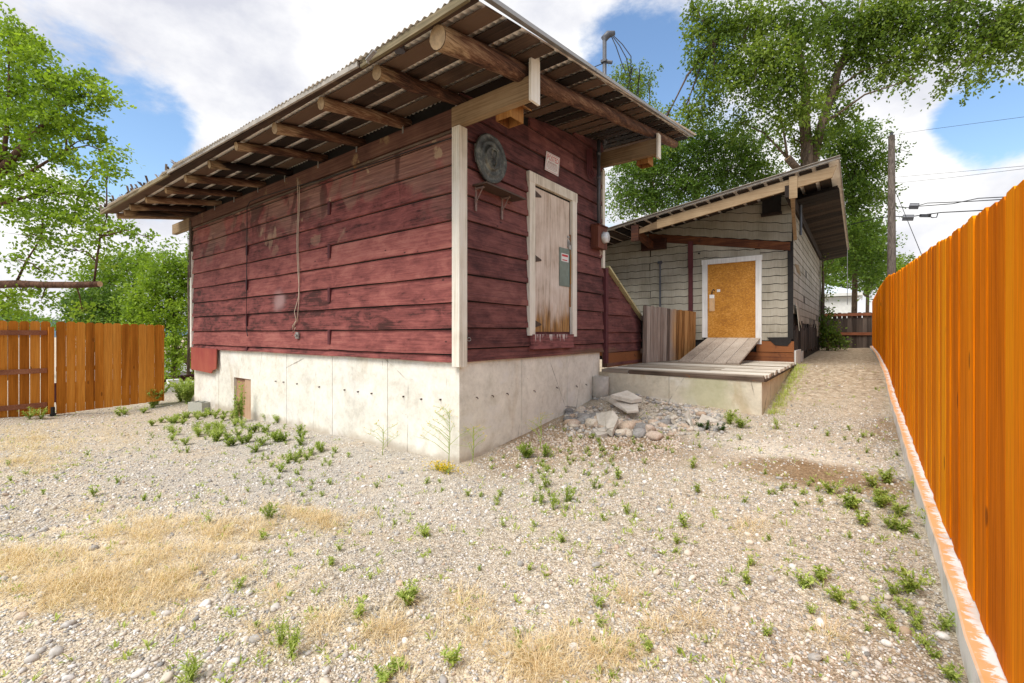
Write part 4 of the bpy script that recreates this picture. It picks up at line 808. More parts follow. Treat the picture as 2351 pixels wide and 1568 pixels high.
m2 = MB(); m2.bar((-.262, GY0, ZG(-.27) + .04), (-.262, GY1, ZG(-.27) + .04), .012, .035); m2.build('side_flashing', M['metal_old'], gs)
m2 = MB(); x0, x1 = -3.55, -.30; zf = lambda x: ZG(x) - .03
m2.hexa([(x0, 9.98, zf(x0) - .21), (x1 - .07, 9.98, zf(x1) - .215), (x1 - .07, 10.03, zf(x1) - .215), (x0, 10.03, zf(x0) - .21), (x0, 9.98, zf(x0) - .01), (x1, 9.98, zf(x1) - .01), (x1, 10.03, zf(x1) - .01), (x0, 10.03, zf(x0) - .01)], .6)
m2.hexa([(-4.05, 9.985, zf(-4.05) - .20), (x0, 9.98, zf(x0) - .21), (x0, 10.03, zf(x0) - .21), (-4.05, 10.02, zf(-4.05) - .20), (-4.05, 9.985, zf(-4.05) - .11), (x0, 9.98, zf(x0) - .04), (x0, 10.03, zf(x0) - .04), (-4.05, 10.02, zf(-4.05) - .11)], .3); m2.build('barge_board', M['beam_x'], gs)
y = 11.5
while y < 20.6:
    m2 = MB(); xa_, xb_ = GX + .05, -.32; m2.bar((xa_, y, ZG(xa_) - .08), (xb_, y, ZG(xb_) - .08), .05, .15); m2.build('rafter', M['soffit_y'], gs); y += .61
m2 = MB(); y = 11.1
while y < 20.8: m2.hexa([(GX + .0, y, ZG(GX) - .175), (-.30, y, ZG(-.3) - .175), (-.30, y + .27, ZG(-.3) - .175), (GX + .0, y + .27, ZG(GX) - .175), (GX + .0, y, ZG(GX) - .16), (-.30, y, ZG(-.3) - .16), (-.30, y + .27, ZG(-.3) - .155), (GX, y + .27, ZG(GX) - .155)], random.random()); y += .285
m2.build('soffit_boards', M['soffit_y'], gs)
gpart('eave_beam', 'soffit_y', (GX - .04, GX + .04, 9.95, 20.6, 2.56, 2.78, .5))
m2 = MB(); m2.bar((-4.05, GY, 2.14), (-4.02, 9.98, 2.30), .12, .15); m2.box(-4.13, -3.96, 9.93, 9.975, 2.10, 2.46, .3); m2.box(-4.3, -3.7, GY - .14, GY - .02, 2.05, 2.3, .2); m2.build('roof_bracket', M['rusty_band'], gs)
gpart('barge_hanger', 'beam_x', (-1.03, -.90, 9.945, 9.978, ZG(-.97) - .42, ZG(-.97) - .01, .6))
m2 = MB(); m2.bar((-.985, 10.0, 2.56), (-1.035, GY - .05, 1.95), .06, .06); m2.bar((-.95, 10.02, 2.66), (-1.03, GY - .3, 2.3), .03, .05); m2.build('corner_brace', M['beam_x'], gs)
m2 = MB(); m2.tube([(-.985, GY + .5, 2.78), (-.985, GY + .5, 2.12)], .025, 8); m2.build('short_pipe', M['pipe'], gs)
gpart('end_trim', 'white_trim', (GX - .02, GX + .03, 19.3, 19.4, -.4, 2.6, .5))
m2 = MB(); m2.tube([(-.3, 19.9, ZG(-.3)), (-.3, 19.9, 1.0)], .012, 6); m2.build('hanging_rod', M['steel'], gs)

# ---------------------------------------------------------------- loading deck, ramp and picket panel
dk = empty('loading_deck', (-2.3, 8.5, -1.1), 'low concrete loading deck topped with bleached boards in front of the grey shed', 'deck')
m2 = MB(); sx = P(1536, 900, Y=7.1)[0]; m2.box(WX + .004 - .03, sx - .003, 7.1, 7.3, -1.5, -.66, .5); m2.box(sx + .003, GX, 7.1, 7.3, -1.5, -.66, .5)
y = 7.3
while y < 11.0: w = random.uniform(.35, .7); y2 = min(y + w, 11.06); m2.box(GX - .2, GX + random.uniform(-.004, .002), y, y2 - .008, -1.5, -.66, random.random()); y = y2
m2.box(WX - .02, GX - .21, 7.31, 11.05, -1.5, -.67, .5); m2.build('concrete_base', M['concrete2'], dk)
m2 = MB(); y = 7.17
while y < 11.05:
    w = .142; xx = WX + .02; e = GX + random.uniform(.0, .05)
    while xx < e - .05:
        x2 = min(e, xx + random.uniform(1.2, 3)); x2 = e if e - x2 < .4 else x2; dz = random.uniform(-.004, .004); m2.box(xx, x2 - .003, y, y + w - random.uniform(.006, .014), -.645, -.60 + dz, random.random()); xx = x2
    y += w
m2.build('deck_boards', M['deck'], dk)
m2 = MB(); m2.bar((WX + .5, 7.135, -.635), (GX + .03, 7.12, -.64), .07, .062, tint=.4); m2.bar((-2.4, 7.13, -.603), (GX + .02, 7.13, -.598), .06, .02, tint=.9); m2.bar((WX + .02, 7.11, -.63), (WX + .48, 7.125, -.64), .06, .05, tint=.95); m2.bar((GX + .03, 7.17, -.662), (GX + .03, 11.05, -.658), .03, .03, tint=.2); m2.build('edge_timber', M['deck_edge'], dk)
rp = empty('door_ramp', (-2.4, 10.6, -.4), 'short ramp of five grey planks leaning up to the orange door', 'ramp')
A0, A1 = np.array([DX0 + .12, GY - .05, -.10]), np.array([DX1 - .02, GY - .05, -.10]); B0, B1 = P(1557, 828, Z=-.57), P(1697, 834, Z=-.57)
for i in range(5):
    u0, u1 = i / 5 + .004, (i + 1) / 5 - .004; m2 = MB(); a, b, c_, d = A0 + (A1 - A0) * u0, A0 + (A1 - A0) * u1, B0 + (B1 - B0) * u1, B0 + (B1 - B0) * u0; k = nrm(d - a) * random.uniform(-.02, .03)
    c_ = c_ + k; d = d + k; dn = np.array([0, 0, -.035]); m2.hexa([d + dn, c_ + dn, b + dn, a + dn, d, c_, b, a], random.random()); m2.build('plank', M['ramp'], rp)
m2 = MB(); m2.bar(A0 + (A1 - A0) * .02 + (B0 - A0) * .3 + [0, 0, -.06], A0 + (A1 - A0) * .98 + (B1 - A1) * .3 + [0, 0, -.06], .05, .05); m2.build('cross_batten', M['deck_edge'], rp)
pk = empty('picket_panel', (-3.2, 9.8, -.6), 'short picket panel, half grey half orange, standing on the deck beside the ramp', 'fence panel')
a, b = np.array([-3.37, 8.68]), np.array([-3.0, 10.95]); n = 17; m2 = MB()
for i in range(n):
    p0 = a + (b - a) * (i + .04) / n; p1 = a + (b - a) * (i + .96) / n; zt = .545 - .055 * i / n + random.uniform(-.012, .012); lean = .02; dd = nrm((b - a)); nn = np.array([dd[1], -dd[0]]) * .018
    q0 = [(*p0, -.585), (*p1, -.585), (*(p1 - nn), -.585), (*(p0 - nn), -.585)]; m2.hexa(q0 + [(x_ + lean, y_, zt) for x_, y_, _ in q0], random.random())
m2.build('pickets', M['picket'], pk)
m2 = MB()
for z in (-.35, .3): m2.bar((a[0] - .03, a[1], z), (b[0] - .03, b[1], z), .035, .09)
m2.build('rail', M['deck_edge'], pk)
# ---------------------------------------------------------------- fences
FXX = .43
FTY = [-2, 2.2, 5, 8.36, 10.7, 15, 22]; FTZ = [.33, .50, .66, .856, 1.05, 1.17, 1.21]
FBY = [-2, 2.7, 5, 8.36, 10.7, 15, 22]; FBZ = [-1.34, -1.262, -1.13, -.90, -.66, -.52, -.47]
ft = lambda y: float(np.interp(y, FTY, FTZ)); fb = lambda y: float(np.interp(y, FBY, FBZ))
fr = empty('board_fence', (FXX, 8, -.9), 'tall bright orange board fence running along the right side of the yard', 'fence')
def picket(mb, p0, p1, nn, zb, zt, th=.018, ear=.03, tint=None):
    p0 = np.array(p0, float); p1 = np.array(p1, float); nn = np.array(nn, float) * th; dd = (p1 - p0)
    u = min(.3, ear / np.linalg.norm(dd)); prof = [(0, zb), (1, zb), (1, zt - ear), (1 - u, zt), (u, zt), (0, zt - ear)]
    mb.prism([(*(p0 + dd * a), z) for a, z in prof], (nn[0], nn[1], 0), tint)
m2 = MB(); y = -1.2
while y < 22.3:
    w = .14; j = random.uniform(-.004, .004); picket(m2, (FXX + j, y), (FXX + j + random.uniform(-.004, .004), y + w - random.uniform(.003, .008)), (1, 0), fb(y) + random.uniform(-.006, .006), ft(y) + random.uniform(-.009, .009), ear=.018, tint=random.random()); y += w
m2.build('pickets', M['fence'], fr)
for k, dz in enumerate((.25, .95, 1.55)):
    m2 = MB()
    for a, b in zip(np.arange(-1.2, 22, 2.4), np.arange(1.2, 24.4, 2.4)): b = min(b, 22.3); m2.bar((FXX + .045, a, fb(a) + dz * (ft(a) - fb(a)) / 1.75), (FXX + .045, b, fb(b) + dz * (ft(b) - fb(b)) / 1.75), .038, .088)
    m2.build('rail', M['fence_left'], fr)
for yy in np.arange(-1.1, 22.4, 2.4): m2 = MB(); m2.box(FXX + .066, FXX + .155, yy - .045, yy + .045, fb(yy) - .4, ft(yy) - .06); m2.build('post', M['fence_left'], fr)
# white stained curb under it
m2 = MB(); ysc = list(np.arange(-1.2, 22.4, .3)); v = []
for yy in ysc:
    z = fb(yy) - .012; e = .004 * math.sin(yy * 9) + .003 * math.sin(yy * 23); x0 = .362 + e
    v += [(x0 - .006, yy, z - .8), (x0, yy, z - .008), (x0 + .008, yy, z), (.52, yy, z), (.52, yy, z - .8)]
f = [(i * 5 + j, (i + 1) * 5 + j, (i + 1) * 5 + (j + 1) % 5, i * 5 + (j + 1) % 5) for i in range(len(ysc) - 1) for j in range(5)]; f += [tuple(range(5))[::-1], tuple(range((len(ysc) - 1) * 5, len(ysc) * 5))]
m2.add(v, f); o = m2.build('kerb_strip', M['curb'], None); tag(o, kind='structure')

bf = empty('back_fence', (-.4, 22.45, -.6), 'weathered dark grey plank fence with brown rails closing the far end of the lane', 'fence')
m2 = MB(); x = -2.9
while x < .42: picket(m2, (x, 22.5), (x + .135, 22.5), (0, 1), -.66, .82 + random.uniform(-.02, .02), tint=random.random()); x += .16
m2.build('pickets', M['fence_back'], bf)
for z in (.74, -.02): m2 = MB(); m2.box(-2.9, .42, 22.44, 22.495, z - .055, z + .055); m2.build('rail', M['fence_rail'], bf)
m2 = MB(); m2.box(-2.9, .42, 22.52, 22.54, -.62, .6); m2.build('backing', M['fence_back'], bf)

gt = empty('gate_panel', (-12.0, 2.4, -1.5), 'amber stained fence gate of twelve dog eared boards, the one nearest the red shed', 'gate')
m2 = MB(); a, b = np.array([-12.03, 1.63]), np.array([-11.93, 3.25]); n = 12; nn = nrm(np.array([-(b - a)[1], (b - a)[0]]))
for i in range(n):
    p0 = a + (b - a) * (i + .005) / n; p1 = a + (b - a) * (i + .975) / n; j = random.uniform(-.003, .003); picket(m2, p0 + nn * j, p1 + nn * j, nn, -1.52 + .006 * i + random.uniform(-.006, .006), .225 - .004 * i + random.uniform(-.004, .004), tint=random.random())
m2.build('pickets', M['fence_left'], gt)
for z in (-.0, -.68, -1.30): m2 = MB(); m2.bar((*(a + nn * .045), z), (*(b + nn * .045), z), .038, .088); m2.build('rail', M['fence_left'], gt)
m2 = MB(); m2.box(-12.0, -11.93, 3.255, 3.28, -1.46, .17); m2.box(-12.0, -11.95, 3.27, 3.30, -.1, .0, .1); m2.build('edge_post', M['fence_left'], gt)
m2 = MB(); m2.box(-12.10, -12.0, 1.53, 1.60, -1.5, .12); m2.build('hinge_post', M['fence_left'], gt)
m2 = MB(); m2.tube([(-11.99, 1.58, -1.56), (-11.99, 1.58, -1.38)], .03, 8); m2.box(-12.02, -11.96, 1.54, 1.62, -1.56, -1.50); m2.build('drop_bolt', M['black'], gt)
lf = empty('cedar_fence', (-12.15, 0, -1.5), 'amber cedar fence showing three rails and light slits between its pickets, far left', 'fence')
m2 = MB(); y = -3.2
while y < 1.52: picket(m2, (-12.16, y), (-12.16, y + .128), (-1, 0), -1.54 + random.uniform(-.01, .01), .225 + random.uniform(-.006, .006), ear=.03, tint=random.random()); y += .1365
m2.build('pickets', M['fence_left'], lf)
for z in (.01, -.70, -1.34):
    m2 = MB(); m2.box(-12.155, -12.115, -3.2, 1.52, z - .044, z + .044); r_ = m2.build('rail', M['fence_rail'], lf)

# ---------------------------------------------------------------- small things around the sheds
def gp(x, y, n=6):                                # photo point on the ground
    z = -1.4
    for _ in range(n): p = P(x, y, Z=z); z = float(G(p[0], p[1]))
    return np.array([p[0], p[1], z])
cb = gp(447, 946); m2 = MB(); u = np.array([.95, .3]); u /= np.linalg.norm(u); w_ = np.array([-u[1], u[0]]); c0 = cb[:2] + w_ * .12
def obox(mb, c, u, w, lu, lw, z0, z1, t=.5): mb.hexa([(*(c + u * a * lu + w * b * lw), z) for z in (z0, z1) for a, b in ((-1, -1), (1, -1), (1, 1), (-1, 1))], t)
for aa in (-.26, 0, .26): obox(m2, c0 + u * aa * .7, u, w_, .022, .098, cb[2] - .03, cb[2] + .19)
obox(m2, c0 + w_ * .098, u, w_, .20, .02, cb[2] - .03, cb[2] + .19, .3); obox(m2, c0 - w_ * .098, u, w_, .20, .02, cb[2] - .03, cb[2] + .19, .7)
o = m2.build('cinder_block', M['cinder'], None); tag(o, 'grey hollow concrete block lying at the left foot of the red shed', 'concrete block')
p = P(1383, 893, Y=7.0); m2 = MB(); m2.tube([(p[0], 6.93, -1.2), (p[0], 6.93, -.72)], .135, 24); m2.tube([(p[0], 6.93, -.719), (p[0], 6.93, -.715)], .10, 20); o = m2.build('concrete_cylinder', M['rubble'], None, True); tag(o, 'pale round concrete test plug standing where the deck meets the red shed', 'concrete plug')
for q in o.data.polygons: q.use_smooth = len(q.vertices) == 4
# rubble heap
def slab(name, pts, th, label, mat='rubble', up=None, group=None, cat='concrete slab'):
    m2 = MB(); pts = np.array(pts); up = np.array(up if up is not None else (0, 0, -th)); m2.prism(pts, up); o = m2.build(name, M[mat], None); return tag(o, label, cat, group)
zz = lambda x, y, z: P(x, y, Z=z)
slab('concrete_slab', [zz(1384, 912, -1.0), zz(1440, 945, -1.08), zz(1466, 943, -1.07), zz(1464, 925, -1.0), zz(1430, 904, -.90), zz(1400, 908, -.95)][::-1], .022, 'large pale broken concrete slab tilted on top of the rubble heap')
slab('concrete_slab', [zz(1368, 948, -1.10), zz(1374, 972, -1.18), zz(1390, 978, -1.18), zz(1389, 946, -1.06)][::-1], .06, 'small grey concrete piece propped left of the cream slab in the rubble')
slab('concrete_slab', [zz(1389, 946, -1.03), zz(1391, 980, -1.17), zz(1406, 990, -1.19), zz(1420, 958, -1.05), zz(1407, 942, -.98)][::-1], .07, 'cream coloured concrete slab standing on edge at the front of the rubble')
slab('concrete_slab', [zz(1403, 906, -.90), zz(1450, 918, -.95), zz(1474, 914, -.93), zz(1440, 896, -.84)][::-1], .05, 'dark flat slab wedged behind the large pale one against the deck')
zg = lambda x, y, h: gp(x, y) + np.array([0, 0, h])
slab('concrete_slab', [zg(1600, 958, .07), zg(1637, 972, .05), zg(1650, 962, .07), zg(1612, 948, .10)][::-1], .06, 'pale ribbed concrete bar at the right end of the rubble')
slab('concrete_slab', [zg(1572, 950, .14), zg(1583, 966, .04), zg(1592, 962, .06), zg(1580, 945, .17)][::-1], .05, 'thin leaning concrete splinter in the right half of the rubble')
slab('concrete_slab', [zz(1360, 985, -1.22), zz(1372, 1000, -1.25), zz(1395, 994, -1.24), zz(1385, 982, -1.2)][::-1], .05, 'light concrete flake lying lowest at the front of the rubble')
def rock(name, x, y, size, label, group=None, tint=None, base=2, ang=.75, soft=True):
    p = gp(x, y); p[2] += size * .35; o = stones(name, p[None], np.array([size]), np.array([random.random() if tint is None else tint]), base, .07 if soft else .13, .6, None, ang, None, soft); return tag(o, label, 'rock', group)
rock('rock', 1437, 990, .15, 'big rounded brown boulder half sunk in front of the rubble heap', tint=.68)
NR = 130
for i in range(NR):
    x = random.choice((random.gauss(1370, 45), random.uniform(1310, 1660))); y = random.gauss(967 - (x - 1310) * .045, 13)
    if x < 1300 or x > 1650: continue
    rock('rubble_rock', x, max(y, 925), random.uniform(.045, .11), 'fist sized rock in the rubble heap below the deck', 'rocks in the rubble heap', tint=random.choice((.02, .05, .1, .3, .5, .68, .7, .72)), base=1 + i % 2, soft=i % 2 == 1)
n = 1500; rx = RNG.uniform(1300, 1660, n); ry = RNG.normal(962, 16, n) - (rx - 1310) * .03; pts = np.array([gp(a, max(b, 918), 4) for a, b in zip(rx, ry)])
o = stones('rubble', pts + [0, 0, .01], RNG.uniform(.012, .05, n), RNG.random(n) * .75, 1, .14, .8, None, .8, None, False); tag(o, 'broken stones and crumbled concrete filling the heap', 'rubble', kind='stuff')
n = 1800; rx = RNG.uniform(1140, 1560, n); ry = RNG.normal(1010, 28, n); pts = np.array([gp(a, b, 4) for a, b in zip(rx, ry)]); k = pts[:, 0] > WX + .03
o = stones('soil_clods', pts[k], RNG.uniform(.006, .022, k.sum()), RNG.choice([.5, .66, .7, .72], k.sum()), 1, .14, .8, None, 0, None, False); tag(o, 'brown clods and grit spilled below the rubble', 'clods', kind='stuff')

# ---------------------------------------------------------------- utility pole and its lines
c7 = lambda x, y, t: D((2450 + x / 1.96) * .7653, (300 + y / 1.96) * .7653) * t
up_ = empty('utility_pole', D(2047, 630) * 19, 'tall weathered wooden utility pole beyond the orange fence', 'utility pole')
b0 = D(2047, 765) * 19; m2 = MB(); m2.tube([(b0[0], b0[1], -3), (b0[0], b0[1], 3), (b0[0], b0[1], D(2047, 312)[2] * 19)], [.17, .145, .11], 12); m2.build('pole_shaft', M['pole'], up_, True)
zt = D(2047, 312)[2] * 19; m2 = MB(); m2.tube([(b0[0], b0[1], zt), (b0[0], b0[1], zt + .12)], .05, 8); m2.tube([(b0[0], b0[1], zt + .12), (b0[0], b0[1], zt + .17)], [.07, .03], 8); m2.build('insulator', M['pipe'], up_, True)
def wires(name, paths, boxes, label, r=.012):
    e = empty(name, paths[0][0], label, 'cable', 'lines on the utility pole')
    for pth in paths: m2 = MB(); m2.tube(pth, r, 5); m2.build('strand', M['wire'], e, True)
    for a, b, hh in boxes: m2 = MB(); m2.bar(a, b, .16, hh); m2.tube([a, b], hh * .55, 8); m2.build('splice_box', M['pipe'], e)
wires('overhead_cable', [[c7(455, 622, 19), c7(490, 630, 18.8), c7(560, 632, 18.6), c7(650, 606, 18), c7(740, 603, 17.5), c7(900, 596, 16.6), c7(1300, 572, 14)], [c7(600, 625, 18.3), c7(800, 610, 17.2), c7(950, 578, 16.3), c7(1300, 560, 14)]], [(c7(545, 624, 18.6), c7(600, 624, 18.4), .22)], 'upper black cable with a grey splice box right of the utility pole', .016)
wires('overhead_cable', [[c7(150, 745, 22), c7(340, 697, 20), c7(415, 687, 19.2), c7(455, 683, 19), c7(540, 688, 18.7), c7(620, 676, 18.4), c7(735, 661, 18), c7(955, 650, 16.5), c7(1300, 628, 14)], [c7(660, 680, 18.2), c7(680, 692, 18.1), c7(705, 690, 18), c7(712, 668, 18)]], [(c7(505, 692, 18.8), c7(570, 692, 18.6), .22), (c7(612, 680, 18.5), c7(665, 680, 18.2), .12)], 'lower black cable with two splice boxes right of the utility pole', .02)
wires('guy_wire', [[c7(455, 515, 19), c7(615, 905, 15.5)]], [], 'thin guy wire slanting down from the pole to behind the orange fence', .011)
wires('power_line', [[c7(180, 252, 22), c7(442, 205, 19), c7(640, 176, 17.5), c7(1250, 95, 14)]], [], 'faint topmost power line leaving the tip of the utility pole', .006)
wires('power_line', [[c7(450, 455, 19), c7(800, 425, 17), c7(1250, 385, 14)], [c7(450, 490, 19), c7(800, 455, 17), c7(1250, 400, 14)]], [], 'pair of faint power lines crossing the white cloud at mid pole', .006)

# ---------------------------------------------------------------- white house beyond the back fence
wh = empty('white_house', D(1935, 765) * 34, 'small white house with a pale metal hip roof behind the back fence', 'house')
def hp(x, y, t): return D(x, y) * t
c = hp(1960, 690, 32); L_ = np.array([-1., 0, 0])
m2 = MB(); e0 = hp(1963, 680, 32); m2.box(e0[0] - 4.5, e0[0], e0[1], e0[1] + 5, -1, e0[2]); m2.build('wall', M['wall_white'], wh)
r0 = hp(1979, 671, 31.5); rz = r0[2]; xa, xb, ya, yb = e0[0] - 5, r0[0], r0[1], r0[1] + 6; ap = hp(1938, 654, 33); M['house_roof'] = plain('pale_blue_metal', (.55, .6, .68), .45, .15, 4)
m2 = MB(); m2.add([(xa, ya, rz), (xb, ya, rz), (xb, yb, rz), (xa, yb, rz), (xa + 2.2, ya + 2.6, rz + .95), (xb - 2.2, ya + 2.6, rz + .95)], [(0, 1, 5, 4), (1, 2, 5), (2, 3, 4, 5), (3, 0, 4), (3, 2, 1, 0)]); m2.build('roof', M['house_roof'], wh)
m2 = MB(); m2.box(xa - .02, xb + .02, ya - .04, ya - .005, rz - .2, rz + .01); m2.box(xb + .005, xb + .04, ya, yb, rz - .2, rz + .01); gu = m2.build('gutter', M['wall_white'], wh)
m2 = MB(); m2.tube([(xb, ya, rz - .1), (xb - .1, ya + .1, rz - .35), (e0[0] + .06, e0[1] - .1, rz - .65), (e0[0] + .06, e0[1] - .1, -1)], .07, 8); m2.build('downpipe', M['wall_white'], gu, True)

# ---------------------------------------------------------------- beyond the left fence
m2 = MB(); m2.box(-19.2, -19, 4.0, 9.5, -3, -1.74); m2.box(-19.25, -18.95, 5.35, 5.7, -3, -1.62); o = m2.build('low_wall', M['wall_white'], None); tag(o, 'low white block wall seen between the gate and the red shed', 'wall')
m2 = MB(); m2.box(-23.1, -23, 3, 12, -3.2, -1.85, .6); m2.box(-23.15, -22.95, 3, 12, -1.85, -1.80, .9); o = m2.build('plank_fence', M['dark_red'], None); tag(o, 'dark red fence behind the low white wall', 'fence')
m2 = MB(); m2.box(-30, -26, 8, 14, -3.2, -1.1); o = m2.build('dark_outbuilding', M['dark_red'], None); tag(o, 'low dark red outbuilding under the trees at the left', 'outbuilding')
ld = empty('step_ladder', D(401, 850) * 20.5, 'white step ladder standing under the trees past the gate', 'ladder'); L0 = D(401, 862) * 20.5; top = D(402, 838) * 20.5
for s_ in (-.16, .16):
    for q_ in (-.12, .2): m2 = MB(); m2.bar((L0[0] + q_, L0[1] + s_, L0[2] - .5), (top[0] + q_ * .1, top[1] + s_ * .6, top[2]), .04, .03, up=(1, 0, 0)); m2.build('rail', M['white'], ld)
for k in range(4): u = (k + .5) / 4; m2 = MB(); m2.bar((L0[0] - .12 + .1 * u, L0[1] - .16, L0[2] - .4 + (top[2] - L0[2] + .4) * u), (L0[0] - .12 + .1 * u, L0[1] + .16, L0[2] - .4 + (top[2] - L0[2] + .4) * u), .04, .02); m2.build('step', M['white'], ld)
tp = D(389, 829) * 22; m2 = MB(); m2.add([(tp[0] - .9, tp[1] - .6, tp[2] - .5), (tp[0] + .9, tp[1] - .6, tp[2] - .5), (tp[0] + .9, tp[1] + .7, tp[2] - .5), (tp[0] - .9, tp[1] + .7, tp[2] - .5), (tp[0] - .5, tp[1] - .1, tp[2] + .16), (tp[0] + .5, tp[1] + .3, tp[2] + .1)], [(3, 2, 1, 0), (0, 1, 5, 4), (1, 2, 5), (2, 3, 4, 5), (3, 0, 4)]); m2.box(tp[0] - .8, tp[0] + .8, tp[1] - .5, tp[1] + .6, -3, tp[2] - .52, .2); o = m2.build('tarp_covered_pile', M['wall_white'], None); tag(o, 'pile under a pale tarp half hidden by leaves past the gate', 'covered pile')
# hills on the horizon
v = []; f = []; n = 80
for i in range(n + 1):
    a = R(-178 + i * 356 / n); r = 900; h = 16 + 14 * math.sin(i * .45) + 9 * math.sin(i * 1.3 + 1) + (14 if 10 < i < 34 else 0)
    v += [(r * math.sin(a), r * math.cos(a), -30), ((r + 30) * math.sin(a), (r + 30) * math.cos(a), h * .6), ((r + 150) * math.sin(a), (r + 150) * math.cos(a), h)]
for i in range(n): f += [(i * 3 + j, (i + 1) * 3 + j, (i + 1) * 3 + j + 1, i * 3 + j + 1) for j in range(2)]
M['hill'] = plain('distant_forest', (.10, .16, .2), .95, .2, .02); o = mesh_obj('hills', v, f, [.5] * len(v), M['hill'], None, True); tag(o, kind='structure')
# ---------------------------------------------------------------- trees
def leaves(C, Rr, nl, size, k=12, up=.0, flow=None, spread=.16, twl=.45, tlo=0., thi=1., shell=.6, flat=1.0):
    nt = max(1, int(nl / k)); d = RNG.normal(0, 1, (nt, 3)); d /= np.linalg.norm(d, axis=1)[:, None]; r = RNG.random(nt) ** shell
    lump = 1 + .22 * np.sin(d[:, 0] * 5 + C[0]) * np.cos(d[:, 1] * 4 + C[1]) + .16 * np.sin(d[:, 2] * 7 + C[2])
    o = C + d * (r * lump)[:, None] * np.array(Rr); tw = d * .8 + RNG.normal(0, .5, (nt, 3)); tw[:, 2] += up
    if flow is not None: tw += np.array(flow)
    tw /= np.linalg.norm(tw, axis=1)[:, None]; ln = twl * RNG.uniform(.5, 1.3, nt); u = RNG.random((nt, k))
    sag = np.zeros((nt, k, 3)); sag[..., 2] = -(u ** 2) * (ln[:, None]) * (.3 if up >= 0 else .7)
    p = o[:, None] + tw[:, None] * (u * ln[:, None])[..., None] + sag + RNG.normal(0, spread * .45, (nt, k, 3)) * np.array([1, 1, flat])
    tint = np.clip(RNG.uniform(tlo, thi, nt)[:, None] * .65 + RNG.random((nt, k)) * .35, 0, 1)
    p = p.reshape(-1, 3); N = len(p); dd = RNG.normal(0, 1, (N, 3)) + np.repeat(tw, k, 0) * .8; dd[:, 2] -= .25; dd /= np.linalg.norm(dd, axis=1)[:, None]
    nr = RNG.normal(0, .7, (N, 3)); nr[:, 2] += .9; s = np.cross(dd, nr); s /= np.linalg.norm(s, axis=1)[:, None] + 1e-9
    L = (size * RNG.uniform(.6, 1.25, N))[:, None]; w = L * .30
    q = np.stack([p, p + dd * L * .5 + s * w, p + dd * L, p + dd * L * .5 - s * w], 1)
    return q.reshape(-1, 3), np.repeat(tint.reshape(-1), 4), o, tw
LEAFN = [0]
def tree(name, label, leaf, bark, trunk, blobs, size, dens=2., group=None, up=.1, flow=None, twl=.45, limbs=(), depthf=.85, br=.05, cat='tree', spread=.16, sub=5, shell=.6, ivy=None, flat=1., grow=1.):
    base = trunk[0][0]; e = empty(name, tuple(base), label, cat, group); V = []; T = []; mb = MB()
    for tr in [trunk] + list(limbs): mb.tube([q for q, _ in tr], [r for _, r in tr], 10, random.random(), True, .12)
    nodes = [np.array(q) for tr in [trunk] + list(limbs) for q, _ in tr[1:]]
    for b in blobs:
        x, y, t, rx, ry = b[:5]; dn = b[5] if len(b) > 5 else 1.; C = D(x, y) * t; (rx, ry) = (rx * grow, ry * grow); R3 = np.array([rx * t / FPX, rx * t / FPX * depthf, ry * t / FPX]); 
        nl = dens * dn * math.pi * R3[0] * R3[2] / (size * size * .3 * .5); q, tt, o, tw = leaves(C, R3, nl, size, up=up, flow=flow, twl=twl, spread=spread, tlo=(tl0 := random.uniform(0, .6)), thi=tl0 + .45, shell=shell, flat=flat); V.append(q); T.append(tt); LEAFN[0] += len(tt) // 4
        nd = min(nodes, key=lambda a: np.linalg.norm(a - C) + .4 * max(0, a[2] - C[2])); midp = (nd + C) / 2 + np.array([0, 0, .12 * np.linalg.norm(C - nd)])
        rr = br * (1 + .3 * random.random()); mb.tube([nd, nd * .6 + midp * .4, midp, C], [rr, rr * .85, rr * .65, rr * .3], 7, random.random(), True, .1)
        for j in range(min(sub, len(o))): i = RNG.integers(len(o)); mb.tube([C * .6 + midp * .4, (C + o[i]) / 2 + [0, 0, .05], o[i] + tw[i] * twl * .5], [rr * .35, rr * .22, rr * .08], 5, random.random(), False)
    if ivy:
        for C, R3, nl in ivy: q, tt, o, tw = leaves(np.array(C), R3, nl, size, up=-.2, twl=.2, spread=.1); V.append(q); T.append(tt)
    mb.build('trunk', M[bark], e, True); raw_obj('crown', np.vstack(V), 4, np.concatenate(T), M[leaf], e); return e
def pt(x, y, t): return D(x, y) * t
